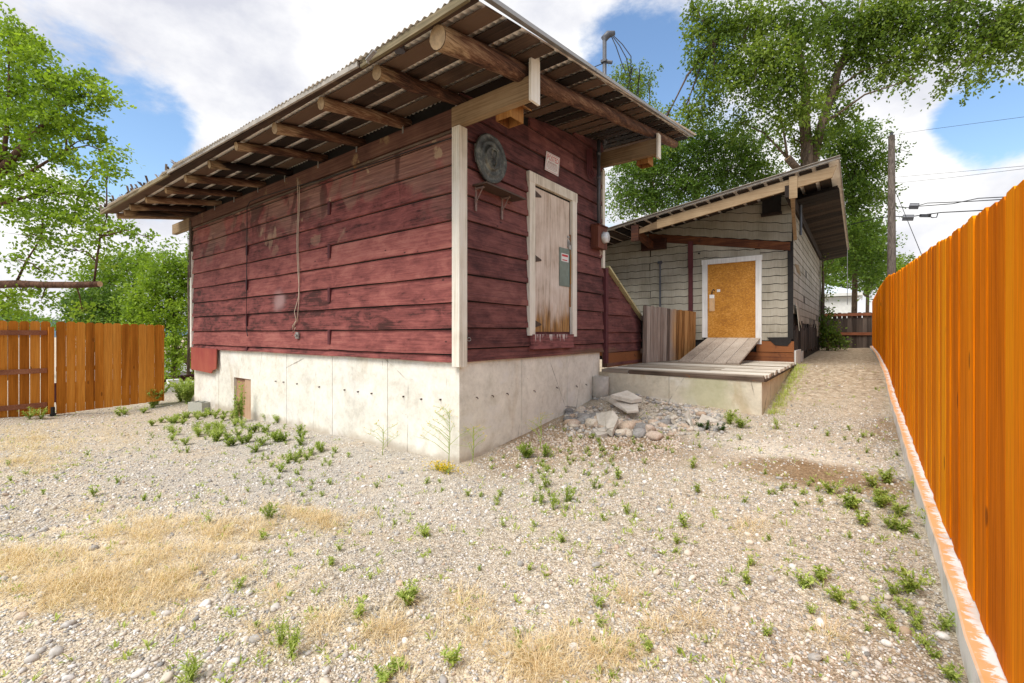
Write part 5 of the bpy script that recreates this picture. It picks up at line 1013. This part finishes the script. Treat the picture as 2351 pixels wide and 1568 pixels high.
# the maple at the left edge
TM = 11.
tree('maple_tree', 'light green maple at the left edge with a long sawn off low limb', 'leaf_maple', 'bark_red',
     [(pt(-150, 1010, TM), .24), (pt(-140, 760, TM), .2), (pt(-110, 560, TM), .17), (pt(-60, 450, TM), .14), (pt(0, 395, TM), .11), (pt(60, 330, TM), .07), (pt(100, 285, TM), .045), (pt(135, 250, TM), .02)],
     [(20, 100, 11.3, 30, 45), (45, 70, 11, 14, 30, .8), (75, 130, 11, 26, 34), (20, 215, 11.5, 60, 50), (100, 195, 11, 34, 26), (115, 150, 10.8, 12, 22, .9), (150, 195, 10.8, 34, 20), (200, 185, 10.9, 20, 14), (215, 215, 10.8, 34, 14), (248, 225, 10.8, 22, 9), (182, 240, 10.8, 40, 18), (90, 275, 11, 60, 25), (30, 300, 11.3, 60, 30), (160, 290, 11, 48, 17), (205, 320, 11, 34, 13), (255, 352, 10.8, 26, 8), (20, 375, 11.2, 50, 26), (110, 350, 11, 50, 15), (170, 370, 11, 34, 10), (235, 385, 10.9, 30, 10), (245, 405, 10.8, 22, 8),
      (50, 435, 11, 50, 20), (120, 430, 11, 40, 17), (180, 445, 10.8, 34, 14), (30, 480, 11.4, 40, 18), (100, 490, 11, 50, 17), (170, 500, 11, 44, 17), (225, 520, 10.8, 34, 12), (270, 528, 10.7, 24, 9, .8), (230, 560, 10.8, 30, 16, .7), (205, 600, 11, 26, 14, .5), (310, 545, 10.6, 26, 6, .8), (350, 548, 10.5, 26, 6, .7), (200, 470, 10.9, 28, 10), (60, 545, 11.2, 40, 14, .6), (120, 560, 11, 36, 12, .6), (30, 600, 11, 36, 12, .5), (90, 620, 11, 36, 12, .5), (170, 575, 11, 34, 10, .5), (95, 690, 11, 20, 16, .5), (30, 690, 11.5, 30, 22, .8), (50, 670, 11, 30, 10, .5), (190, 720, 11, 30, 12, .4)],
     .10, 2.7, up=.25, flow=(.35, .15, .15), twl=.36, br=.018, spread=.14, sub=4, flat=.5, depthf=.8, grow=1.22,
     limbs=[[(pt(-140, 660, TM), .13), (pt(-40, 655, TM), .10), (pt(40, 652, 10.9), .09), (pt(110, 654, 10.8), .08), (pt(175, 654, 10.7), .075), (pt(228, 652, 10.6), .068)],
            [(pt(216, 650, 10.65), .02), (pt(222, 600, 10.7), .024), (pt(230, 545, 10.8), .02), (pt(245, 500, 10.9), .01)], [(pt(-60, 450, TM), .08), (pt(60, 400, 11), .04), (pt(150, 345, 11), .02)], [(pt(-110, 560, TM), .08), (pt(0, 470, 11), .045), (pt(100, 440, 11), .025), (pt(180, 450, 11), .012)],
            [(pt(35, 655, 10.9), .03), (pt(60, 600, 11), .022), (pt(95, 545, 11), .01)], [(pt(-60, 450, TM), .08), (pt(10, 350, 11), .05), (pt(20, 250, 11.2), .03), (pt(20, 100, 11.2), .012)]])
e_ = bpy.data.objects['maple_tree']; m2 = MB(); cpt = pt(229, 652, 10.6); dvec = nrm(pt(229, 652, 10.6) - pt(175, 654, 10.7)); sd = nrm(np.cross(dvec, (0, 0, 1))); uu = np.cross(sd, dvec)
m2.add([cpt + dvec * .012] + [cpt + dvec * .008 + (sd * math.cos(k * math.pi / 7) + uu * math.sin(k * math.pi / 7)) * .066 for k in range(14)], [(0, 1 + k, 1 + (k + 1) % 14) for k in range(14)]); m2.build('cut_end', M['cut'], e_)
# bushy trees past the gate
T1 = dict(size=.13, group='trees past the left gate', up=.1, twl=.4, br=.05)
def stem(x, t, y0=930, y1=760, r=.14): return [(pt(x, y0, t), r), (pt(x + 3, (y0 + y1) / 2, t), r * .8), (pt(x, y1, t), r * .55)]
tree('bushy_tree', 'bright green bushy tree rising against the left edge of the red shed', 'leaf_maple', 'bark', stem(398, 19, 900, 760), [(400, 640, 19, 60, 60), (350, 680, 19, 60, 50), (420, 720, 19, 50, 60), (360, 750, 18.6, 60, 50), (410, 800, 18.6, 45, 40), (310, 720, 19, 40, 50), (440, 620, 19.5, 40, 50), (375, 600, 19.3, 40, 25, .8), (400, 850, 18.6, 36, 16, .7)], dens=2.2, **T1)
tree('bushy_tree', 'yellow green spreading tree behind the sawn limb', 'leaf_bush', 'bark', stem(300, 23, 930, 700), [(290, 610, 23, 60, 32), (230, 640, 23, 50, 40), (330, 630, 22.5, 50, 40), (190, 690, 23, 40, 40), (260, 690, 22.5, 55, 45), (320, 590, 23, 40, 20)], dens=2.2, **T1)
tree('bushy_tree', 'dark leafy tree directly above the amber gate boards', 'leaf_dark', 'bark', stem(230, 21, 930, 720), [(210, 700, 21, 55, 45), (260, 720, 21, 50, 60), (170, 740, 21, 30, 20), (300, 790, 20.5, 50, 50), (225, 760, 20.5, 60, 40)], dens=2.4, **T1)
tree('bushy_tree', 'low pale green tree over the far left fence', 'leaf_bush', 'bark', stem(20, 26, 930, 740), [(20, 715, 26, 40, 24), (60, 735, 26, 40, 18), (-30, 700, 26, 40, 30), (110, 738, 28, 40, 9, .8)], dens=2.0, **T1)
tree('young_tree', 'slender twigs of a small tree just beyond the left roof corner', 'leaf_dark', 'bark', stem(432, 15, 860, 640, .05), [(432, 540, 15, 12, 20, .7), (436, 600, 15, 14, 18, .7)], size=.10, dens=.8, br=.015, twl=.25)
# the great elm
TE = 20.
tree('elm_tree', 'huge old elm towering behind the grey shed, two stems and drooping foliage', 'leaf_elm', 'bark',
     [(pt(1850, 720, TE), .38), (pt(1852, 420, TE), .27), (pt(1853, 340, TE), .24), (pt(1846, 270, TE), .21), (pt(1850, 200, TE), .17), (pt(1835, 120, TE), .12), (pt(1800, 40, TE), .08)],
     [(1600, 30, 19.5, 34, 50, .8), (1610, 120, 19.5, 34, 60, .7), (1655, 60, 19.5, 50, 60), (1680, 150, 19.5, 60, 50), (1640, 200, 19.3, 40, 46, .6), (1730, 40, 19.5, 70, 60), (1760, 130, 19, 60, 60), (1830, 60, 19, 60, 60), (1810, 170, 19, 60, 50), (1740, 215, 19, 46, 46, .8), (1840, 240, 19, 46, 40), (1790, 260, 19, 30, 40, .6), (1910, 50, 20, 60, 50), (1900, 120, 20, 40, 40, .8), (1900, 200, 20.5, 40, 40, .8), (1980, 130, 19.5, 36, 60, .9), (1990, 50, 19, 60, 50), (2060, 60, 18.5, 60, 60, .8), (2050, 140, 18.5, 46, 40, .8), (2040, 10, 18.5, 60, 40), (2130, 30, 18, 60, 50, .8), (2120, 120, 18, 50, 40, .7), (2190, 90, 17.5, 56, 50, .8), (2200, 20, 17.5, 60, 40, .8), (2270, 60, 17, 56, 55, .8), (2240, 150, 17, 50, 30, .7), (2330, 100, 16.5, 50, 60, .8), (2330, 20, 16.5, 60, 50), (2170, 190, 17.5, 34, 22, .5), (2100, 180, 17.5, 26, 24, .4), (1870, 310, 20, 36, 34, .7), (1930, 260, 20, 40, 40, .7), (1820, 320, 20.3, 26, 30, .6), (1520, 290, 20, 34, 26, .8), (1570, 260, 20, 40, 24, .7), (1610, 250, 20, 46, 26, .6), (1700, 280, 20, 34, 26, .6)],
     .15, 2.5, up=-.5, twl=.55, br=.05, sub=4, shell=.75, spread=.16,
     limbs=[[(pt(1862, 390, TE), .2), (pt(1885, 290, TE), .17), (pt(1912, 210, TE), .15), (pt(1925, 160, TE), .14), (pt(1950, 100, TE), .11), (pt(1965, 50, TE), .08), (pt(1990, -20, TE), .05)], [(pt(1925, 165, TE), .09), (pt(1965, 110, 19.8), .08), (pt(1985, 60, 19.5), .06), (pt(2060, 0, 18.7), .04), (pt(2200, 0, 17.5), .03), (pt(2330, 40, 16.6), .02)],
            [(pt(1838, 395, TE), .15), (pt(1822, 378, 19.8), .15), (pt(1808, 362, 19.7), .145)], [(pt(1846, 270, TE), .08), (pt(1790, 180, 19.5), .05), (pt(1700, 110, 19.5), .03), (pt(1640, 100, 19.5), .015)], [(pt(1960, 60, TE), .06), (pt(1890, 10, 19.5), .05), (pt(1860, -30, 19.5), .04)]])
e_ = bpy.data.objects['elm_tree']; m2 = MB(); a = pt(1808, 362, 19.7); dvec = nrm(pt(1808, 362, 19.7) - pt(1822, 378, 19.8)); sd = nrm(np.cross(dvec, (0, 0, 1))); uu = np.cross(sd, dvec)
m2.add([a + dvec * .02] + [a + dvec * .01 + (sd * math.cos(k * math.pi / 7) + uu * math.sin(k * math.pi / 7)) * .143 for k in range(14)], [(0, 1 + k, 1 + (k + 1) % 14) for k in range(14)]); m2.build('cut_end', M['cut'], e_)
G1 = dict(group='trees behind the sheds', size=.14, up=.0, twl=.5, br=.05, spread=.2)
def st2(x, t, r=.2): return [(pt(x, 800, t), r), (pt(x + 4, 560, t), r * .8), (pt(x - 3, 430, t), r * .6)]
tree('leafy_tree', 'tree whose top shows just past the electric mast', 'leaf_elm', 'bark', st2(1500, 27), [(1440, 175, 27, 40, 26, .8), (1450, 225, 27, 44, 34), (1490, 180, 27, 24, 16, .5), (1470, 280, 27, 50, 40), (1430, 300, 27, 40, 60), (1530, 330, 27, 46, 40, .8), (1470, 350, 27, 50, 50)], dens=2.2, **G1)
tree('leafy_tree', 'full green tree filling the gap between the two shed roofs', 'leaf_dark', 'bark', st2(1600, 24), [(1460, 400, 24, 60, 50), (1430, 455, 24, 40, 34, .8), (1540, 360, 24, 70, 50), (1620, 320, 24, 70, 44), (1560, 440, 24, 80, 50), (1650, 400, 24, 80, 60), (1710, 330, 24, 60, 46), (1740, 400, 24, 60, 50), (1480, 460, 24, 50, 30)], dens=2.6, **G1)
tree('leafy_tree', 'dense tree right of the elm trunk above the grey shed peak', 'leaf_dark', 'bark', st2(1960, 23, .14), [(1920, 330, 23, 50, 50), (1980, 320, 23, 50, 40, .8), (1960, 390, 23, 60, 50), (2010, 380, 22.5, 40, 36, .7), (2060, 345, 22, 20, 8, .5), (1930, 450, 23, 50, 60), (1990, 460, 22.5, 46, 50, .9), (1905, 540, 22, 34, 50, .9), (1970, 545, 22, 44, 50), (1955, 600, 22, 44, 28, .9), (1895, 625, 21.5, 20, 36), (2005, 610, 22, 26, 34, .8), (2000, 655, 22, 14, 22, .8)], dens=2.6, **G1)
tree('leafy_tree', 'brighter tree standing behind the white house roof', 'leaf_bush', 'bark', [(pt(1990, 790, 38), .14), (pt(1992, 680, 38), .12), (pt(1985, 560, 38), .08)], [(1960, 540, 38, 50, 50), (2005, 560, 38, 40, 50), (1930, 600, 38, 50, 50), (1990, 630, 38, 50, 46), (1900, 560, 38, 40, 50), (2030, 610, 38, 30, 40, .8), (1910, 660, 38, 30, 40)], dens=2.4, group='trees behind the sheds', size=.2, up=0, twl=.6, br=.09, spread=.25)
tree('leafy_tree', 'small treetop just right of the utility pole above the orange fence', 'leaf_elm', 'bark', [(pt(2085, 760, 40), .1), (pt(2085, 680, 40), .08), (pt(2084, 620, 40), .05)], [(2085, 600, 40, 26, 22, .6), (2065, 620, 40, 30, 24, .8), (2100, 630, 40, 20, 12, .5)], dens=2., group='trees behind the sheds', size=.2, up=0, twl=.6, br=.07, spread=.25)
tree('garden_shrub', 'dark green shrub hugging the back fence at the end of the lane', 'leaf_dark', 'bark', [(pt(1900, 805, 15.5), .05), (pt(1900, 780, 15.5), .04), (pt(1902, 760, 15.5), .03)], [(1902, 765, 15.5, 22, 26), (1915, 780, 15.5, 20, 20), (1898, 735, 15.5, 14, 22, .7), (1925, 775, 15.5, 12, 10, .5)], .09, 2.2, br=.02, twl=.25, cat='shrub')
tree('climbing_vine', 'leafy vine climbing the far corner of the grey shed', 'leaf_elm', 'bark', [(pt(1890, 800, 15.9), .05), (pt(1889, 700, 15.9), .06), (pt(1890, 640, 15.9), .04), (pt(1888, 590, 15.9), .02)], [(1893, 690, 15.9, 9, 30, .7), (1890, 620, 15.9, 8, 36, .7), (1905, 715, 15.9, 14, 12, .6)], .08, .8, br=.015, twl=.25, cat='vine')
print('LEAVES', LEAFN[0])
# ---------------------------------------------------------------- weeds, dry grass, wild plants
def blades(pos, n, L, w, el0, el1, seed=None, bend=.5, r0=.02, tl=(0, 1)):
    # leaves of rosettes: pos (m,3) each with n blades; each blade two quads
    m = len(pos); N = m * n; p = np.repeat(pos, n, 0); az = RNG.uniform(0, 2 * np.pi, N); el = RNG.uniform(el0, el1, N)
    Ls = np.repeat(np.broadcast_to(L, (m,)), n) * RNG.uniform(.5, 1.15, N); ws = np.repeat(np.broadcast_to(w, (m,)), n) * RNG.uniform(.6, 1.2, N)
    h = np.stack([np.cos(az), np.sin(az), np.zeros(N)], 1); s = np.stack([-np.sin(az), np.cos(az), np.zeros(N)], 1); z = np.array([0, 0, 1.])
    d0 = h * np.cos(el)[:, None] + z * np.sin(el)[:, None]; e2 = el - bend * RNG.uniform(.4, 1.5, N); d1 = h * np.cos(e2)[:, None] + z * np.sin(e2)[:, None]
    base = p + h * (r0 * RNG.random(N))[:, None]; mid = base + d0 * (Ls * .55)[:, None]; tip = mid + d1 * (Ls * .45)[:, None]; W = ws[:, None]
    q = np.stack([base - s * W * .25, base + s * W * .25, mid + s * W * .5, mid - s * W * .5, mid - s * W * .5, mid + s * W * .5, tip + s * W * .08, tip - s * W * .08], 1).reshape(-1, 3)
    t = np.repeat(np.clip(RNG.uniform(tl[0], tl[1], N), 0, 1), 8); return q, t
def leafy(pos, h, nst, nlf, L, w, spread=.4, tl=(0, 1)):
    # small branching plants: stems with leaves up their length
    Q = []; T = []
    for p in pos:
        for k in range(nst):
            az = random.random() * 6.28; ln = spread * random.uniform(.3, 1); d = np.array([math.cos(az) * ln, math.sin(az) * ln, 1]); hh = h * random.uniform(.5, 1.1); u = RNG.random(nlf) ** .8
            c = p + d[None] * (u * hh)[:, None] + np.array([0, 0, -.25])[None] * (u ** 2 * hh * ln)[:, None]; s = np.array([-math.sin(az), math.cos(az), 0]) * .003
            q = np.array([p - s, p + s, p + d * hh * .9 + s * .4, p + d * hh * .9 - s * .4]); Q.append(q); T.append(np.full(4, .2))
            a, b = blades(c, 3, L * .72, w * .55, -.1, 1.2, bend=.6, r0=.004, tl=tl); Q.append(a); T.append(b)
    return np.vstack(Q), np.concatenate(T)
def plant(name, label, cat, q, t, mat, base, group=None, extra=None):
    e = empty(name, tuple(base), label, cat, group); raw_obj('foliage', q, 4, t, M[mat], e)
    if extra: raw_obj('flowers', extra[0], 4, extra[1], M['yellow'], e)
    return e
def W1(name, label, x, y, h, nst, nlf, L, w, spread=.5, mat='weed', rad=0, cnt=1, cat='weed', group=None, tl=(0, 1)):
    b = gp(x, y); ps = [b] if cnt == 1 else [np.array([b[0] + a, b[1] + c, float(G(b[0] + a, b[1] + c))]) for a, c in ((random.gauss(0, rad), random.gauss(0, rad)) for _ in range(cnt))]
    q, t = leafy(ps, h, nst, nlf, L, w, spread, tl); return plant(name, label, cat, q, t, mat, b, group)
W1('leafy_weed', 'lush bright green weed clump alone in the foreground gravel', 938, 1388, .11, 22, 12, .028, .014, .8)
W1('leafy_weed', 'dark olive low weed clump above the dry grass patch', 618, 1192, .15, 14, 14, .03, .013, .9, tl=(0, .45))
W1('leafy_weed', 'widest bright green weed patch on the soil near the white curb', 2015, 1165, .13, 10, 9, .045, .02, .9, rad=.16, cnt=9)
W1('leafy_weed', 'broad leaved weed right above the wide patch by the curb', 2050, 1118, .14, 9, 8, .05, .022, .8, rad=.1, cnt=3)
W1('leafy_weed', 'lowest weed clump below the wide patch by the curb', 2055, 1222, .10, 10, 8, .04, .02, .8, rad=.1, cnt=3)
W1('leafy_weed', 'upright leafy weed close to the curb in the right foreground', 2093, 1362, .15, 9, 7, .05, .024, .7)
W1('leafy_weed', 'dark straggly weed between the foreground pebbles and curb', 2080, 1420, .08, 6, 7, .032, .014, .9, rad=.09, cnt=4, tl=(.1, .8))
W1('leafy_weed', 'grey green creeping weed nearest the curb at lower right', 2130, 1478, .06, 6, 6, .028, .012, 1.1, rad=.09, cnt=5, tl=(.1, .8))
W1('leafy_weed', 'bright weed at the bottom edge beside the curb', 2180, 1560, .08, 8, 6, .032, .016, .8, rad=.03, cnt=1)
W1('leafy_weed', 'three leaved weed pair left of the curb in the right foreground', 1880, 1362, .10, 8, 7, .04, .02, .8, rad=.06, cnt=3)
W1('leafy_weed', 'dark green weed cluster growing against the right concrete base', 1200, 1050, .16, 12, 9, .05, .022, .9, rad=.10, cnt=4, tl=(0, .6))
W1('leafy_weed', 'tall weed cluster midway between the shed corner and the rubble front', 1255, 1150, .15, 6, 7, .04, .014, .6, rad=.18, cnt=7, tl=(0, .6))
W1('leafy_weed', 'low bright creeping weed at the bottom edge left of centre', 900, 1545, .05, 9, 7, .035, .014, 1.3, rad=.05, cnt=2)
W1('leafy_weed', 'upright grassy weed at the lower left of the yard', 648, 1500, .16, 10, 6, .05, .008, .35, rad=.03, cnt=2)
W1('leafy_weed', 'grass blades poking up at the bottom left edge', 440, 1565, .13, 9, 5, .06, .010, .4)
W1('leafy_weed', 'yellow green bush weed left of centre below the shed corner', 975, 1232, .10, 14, 9, .028, .012, .8, tl=(.4, 1))
W1('wild_bush', 'knee high green bush at the far left end of the concrete base', 413, 925, .55, 34, 18, .09, .045, .6, rad=.3, cnt=7, cat='bush', tl=(.2, 1))
W1('hatch_weed', 'tall leafy weed climbing in front of the crawl hatch', 556, 968, .68, 9, 22, .065, .034, .18, rad=.06, cnt=2)
W1('leafy_weed', 'thick green weed clump below the crawl hatch', 550, 1005, .15, 12, 9, .05, .02, .8, rad=.26, cnt=10, tl=(0, .7))
W1('leafy_weed', 'green weed clump below the cinder block', 450, 962, .13, 12, 9, .055, .018, .9, rad=.34, cnt=24)
W1('leafy_weed', 'green weed clump between the hatch weeds and the gravel', 490, 992, .15, 11, 8, .07, .013, .8, rad=.36, cnt=22)
W1('leafy_weed', 'weed clump hugging the wall just right of the hatch', 635, 1012, .14, 12, 9, .05, .02, .9, rad=.26, cnt=12, tl=(0, .6))
W1('leafy_weed', 'weed straggling down the slope from the wall weeds', 700, 1045, .12, 10, 8, .04, .016, .8, rad=.24, cnt=10, tl=(0, .8))
W1('leafy_weed', 'small weed on its own in front of the amber gate', 290, 950, .15, 12, 9, .06, .02, 1., rad=.15, cnt=4)
W1('leafy_weed', 'thistly weed in front of the three rail fence', 62, 965, .22, 9, 9, .08, .025, .8, rad=.1, cnt=2)
W1('leafy_weed', 'green weed at the foot of the deck right of the rubble', 1690, 968, .16, 12, 9, .05, .022, .9, rad=.1, cnt=4)
W1('dry_weed', 'brown dried weed tuft below the right end of the rubble', 1635, 985, .12, 10, 8, .05, .015, .9, mat='leaf_dark', rad=.06, cnt=3, tl=(.0, .3))
W1('edge_grass', 'strip of yellow green grass along the right foot of the deck', 1785, 905, .16, 8, 5, .10, .010, .5, rad=.12, cnt=1, cat='grass')
# grass fringe along the deck side
ys_ = RNG.uniform(7.2, 11.3, 300); xs_ = GX + .05 + np.abs(RNG.normal(0, .09, 300)); pos = np.stack([xs_, ys_, G(xs_, ys_)], 1); q, t = blades(pos, 5, .09, .006, .5, 1.4, tl=(.5, 1)); o = raw_obj('deck_grass', q, 4, t, M['weed']); tag(o, 'grass fringe growing along the deck side', 'grass', kind='stuff')
# yellow flower clump and the wispy tall plants at the shed corner
b = gp(1018, 1082); q, t = leafy([b + [random.gauss(0, .05), random.gauss(0, .03), 0] for _ in range(6)], .07, 8, 8, .03, .008, .9, (.6, 1)); ps = b + np.stack([RNG.normal(0, .10, 300), RNG.normal(0, .045, 300), RNG.uniform(.01, .09, 300)], 1); fl = blades(ps, 3, .016, .010, 0, 1.3, r0=.003)
plant('yellow_flowers', 'clump of orange yellow flowers at the foot of the white shed corner', 'flowers', q, t, 'weed', b, None, fl)
def wispy(x, y, H, n, label):
    b = gp(x, y); mb = MB(); mb.tube([b, b + [.02, 0, H * .5], b + [-.01, .02, H]], [.005, .004, .0015], 5, .4); tips = []
    for k in range(n):
        u = .2 + .75 * k / n; o0 = b + np.array([.02 * u, 0, H * u]); az = random.random() * 6.28; L = H * .45 * (1.1 - u) + .06; d = np.array([math.cos(az), math.sin(az), .75]); e = o0 + d * L; mb.tube([o0, o0 * .5 + e * .5 + [0, 0, .02], e], [.0028, .002, .001], 4, .5); tips.append(e)
        for j in range(4): v = random.uniform(.4, 1); a0 = o0 + d * L * v; e2 = a0 + np.array([random.gauss(0, 1), random.gauss(0, 1), .6]) * .06; mb.tube([a0, e2], [.0015, .0008], 4, .6); tips.append(e2)
    e_ = empty('wispy_plant', tuple(b), label, 'plant', 'wispy stems at the shed corner'); mb.build('stem', M['weed'], e_); fl = blades(np.array(tips), 3, .014, .008, .2, 1.3, r0=.003); raw_obj('flowers', fl[0], 4, fl[1], M['yellow'], e_)
wispy(1030, 1068, .62, 15, 'tallest wispy plant with yellow tips right at the concrete corner'); wispy(878, 1045, .36, 7, 'thin wispy stem against the left face of the concrete base'); wispy(1240, 1032, .42, 6, 'wispy stem leaning beside the right face of the concrete base'); wispy(1085, 1062, .4, 8, 'wispy plant just right of the concrete corner')
# scattered sprigs: the larger ones one by one
mesh_src = []
for k in range(6):
    q, t = leafy([np.zeros(3)], .085, 5 + k % 3, 6, .036, .015, .6); e = empty('sprig_weed', (0, 0, -50), 'small green weed sprig growing on its own through the pale gravel', 'weed', 'single sprigs scattered over the gravel'); c = raw_obj('foliage', q, 4, t, M['weed'], None); c.parent = e; mesh_src.append((e, c))
spx = [(1570, 1210), (1555, 1250), (1765, 1240), (1720, 1298), (1715, 1340), (1375, 1395), (1385, 1195), (1075, 1140), (1420, 1100), (1480, 1065), (1530, 1035), (1590, 1075), (1400, 1060), (1700, 1010), (1600, 1130), (1440, 1180), (1290, 1245), (1380, 1440), (1450, 1490), (1190, 1465), (1190, 1495), (905, 1205), (880, 1170), (865, 1120), (1010, 1110), (780, 1265), (760, 1290), (600, 1240), (480, 1200), (520, 1150), (450, 1145), (365, 1145), (330, 1150), (270, 1110), (250, 1105), (130, 1100), (100, 1135), (215, 1140), (20, 1070), (25, 1105), (60, 1090), (200, 1045), (350, 1110), (570, 1130), (640, 1100), (690, 1080), (740, 1070), (770, 1040), (800, 1050), (540, 1100), (430, 1040), (340, 1020), (280, 1000), (1250, 1500), (1405, 1555), (1490, 1500), (1560, 1500), (820, 1420), (760, 1300), (1950, 1235), (1960, 1400), (1860, 1410), (1880, 1330), (1970, 1015), (1990, 1040), (2010, 860), (1950, 890), (1870, 985), (1900, 1000), (1830, 980), (2060, 1045), (2000, 1000), (1940, 900), (1980, 895), (2105, 1235), (1990, 1450), (1760, 1460), (550, 1350), (590, 1440), (1040, 1530), (1100, 1310), (1215, 1310), (850, 1330), (980, 1110)]
for i, (x, y) in enumerate(spx):
    e0, c0 = mesh_src[i % 6]; e, c = (e0, c0) if i < 6 else (e0.copy(), c0.copy())
    if i >= 6: COL.objects.link(e); COL.objects.link(c); c.parent = e
    b = gp(x, y); s_ = math.exp(random.gauss(-.32, .3)); e.location = tuple(b); e.rotation_euler = (0, 0, random.random() * 6.28); e.scale = (s_, s_, s_)
# countless seedlings
X, Y, t_ = in_fan(4200, 1.8, 9, p=.85); dn = np.sin(X * 1.7 + 1) * np.sin(Y * 2.1 + X) * .5 + .5; k = RNG.random(len(X)) < dn * .55 + .1; X, Y = X[k], Y[k]; pos = np.stack([X, Y, G(X, Y)], 1); q1, t1 = blades(pos, 6, RNG.uniform(.02, .055, len(X)), .009, .2, 1.4, tl=(.1, 1)); 
o = raw_obj('seedlings', q1, 4, t1, M['weed']); tag(o, 'tiny green seedlings dotted through the gravel', 'ground cover', kind='stuff')
# weeds thickening along the wall and below the corner
ps = []
for (x, y, n, sx_, sy_) in ((1250, 1120, 26, 110, 45), (690, 1050, 24, 90, 25), (520, 985, 50, 90, 12), (1420, 1020, 30, 110, 22), (1290, 1060, 26, 90, 16), (700, 1110, 14, 60, 25), (1480, 990, 16, 60, 10), (1860, 1130, 16, 80, 20)):
    for _ in range(n): ps.append(gp(random.gauss(x, sx_), random.gauss(y, sy_), 4))
ps = np.array([p for p in ps if not (p[0] < WX + .05 and p[1] > 3.6) and p[0] < .33]); q, t = leafy(ps, .06, 5, 5, .03, .011, .8, (0, .9)); o = raw_obj('low_weeds', q, 4, t, M['weed']); tag(o, 'low green weeds spread below the shed walls', 'weeds', kind='stuff')
# dry grass
P0 = []
for (x, y, n, sx_, sy_) in ((60, 1285, 300, 90, 16), (330, 1230, 480, 140, 38), (100, 1365, 220, 70, 24), (300, 1395, 130, 60, 18), (560, 1200, 280, 120, 26), (480, 1290, 200, 110, 30), (700, 1190, 350, 60, 20), (300, 1340, 500, 140, 30), (1080, 1500, 120, 120, 30), (1260, 1530, 130, 60, 20), (60, 1040, 600, 70, 30), (900, 1440, 200, 120, 30), (200, 1000, 300, 120, 20), (1500, 1480, 200, 200, 50), (1200, 1350, 250, 300, 90)):
    cl_ = [(random.gauss(x, sx_ * .8), random.gauss(y, sy_ * .9)) for _ in range(max(4, n // 22))]
    for _ in range(n):
        if random.random() < .2: P0.append((random.gauss(x, sx_), random.gauss(y, sy_))); continue
        qx, qy = random.choice(cl_); P0.append((random.gauss(qx, 13), random.gauss(qy, 5)))
pos = np.array([gp(a, min(b, 1640), 3) for a, b in P0]); pos = pos[(pos[:, 0] < .33) & ~((pos[:, 1] > 3.6) & (pos[:, 0] < WX + .04)) & (pos[:, 0] > -11.9)]
q, t = blades(pos, 7, RNG.uniform(.04, .15, len(pos)), .0024, .03, 1.2, bend=.9, r0=.06); o = raw_obj('dry_grass', q, 4, t, M['straw']); tag(o, 'matted straw coloured dry grass in the left foreground', 'dry grass', kind='stuff')
# leaves and twigs caught on the eave, and a crumpled cap
m2 = MB()
for i in range(46): x = random.uniform(-12.0, -7.9); b = np.array([x, EV(x) + random.uniform(-.03, .06), ZU(EV(x)) + .05]); m2.bar(b, b + np.array([random.uniform(-.12, .12), random.uniform(-.06, .06), random.uniform(.0, .10)]), .03, .006, tint=random.random())
o = m2.build('eave_litter', M['deck_edge'], None); tag(o, 'bark and leaf litter caught along the left eave', 'litter', kind='stuff')
cp = P(917, 80, Y=2.56); m2 = MB(); m2.tube([cp + [0, 0, -.14], cp + [0, 0, -.02], cp + [.01, 0, .02]], [.055, .04, .012], 9, .5, True, .3); m2.bar(cp + [-.05, 0, -.06], cp + [.06, 0, -.03], .08, .01); o = m2.build('vent_cap', M['pipe'], None); tag(o, 'crumpled dark metal cap poking above the front eave', 'vent cap')
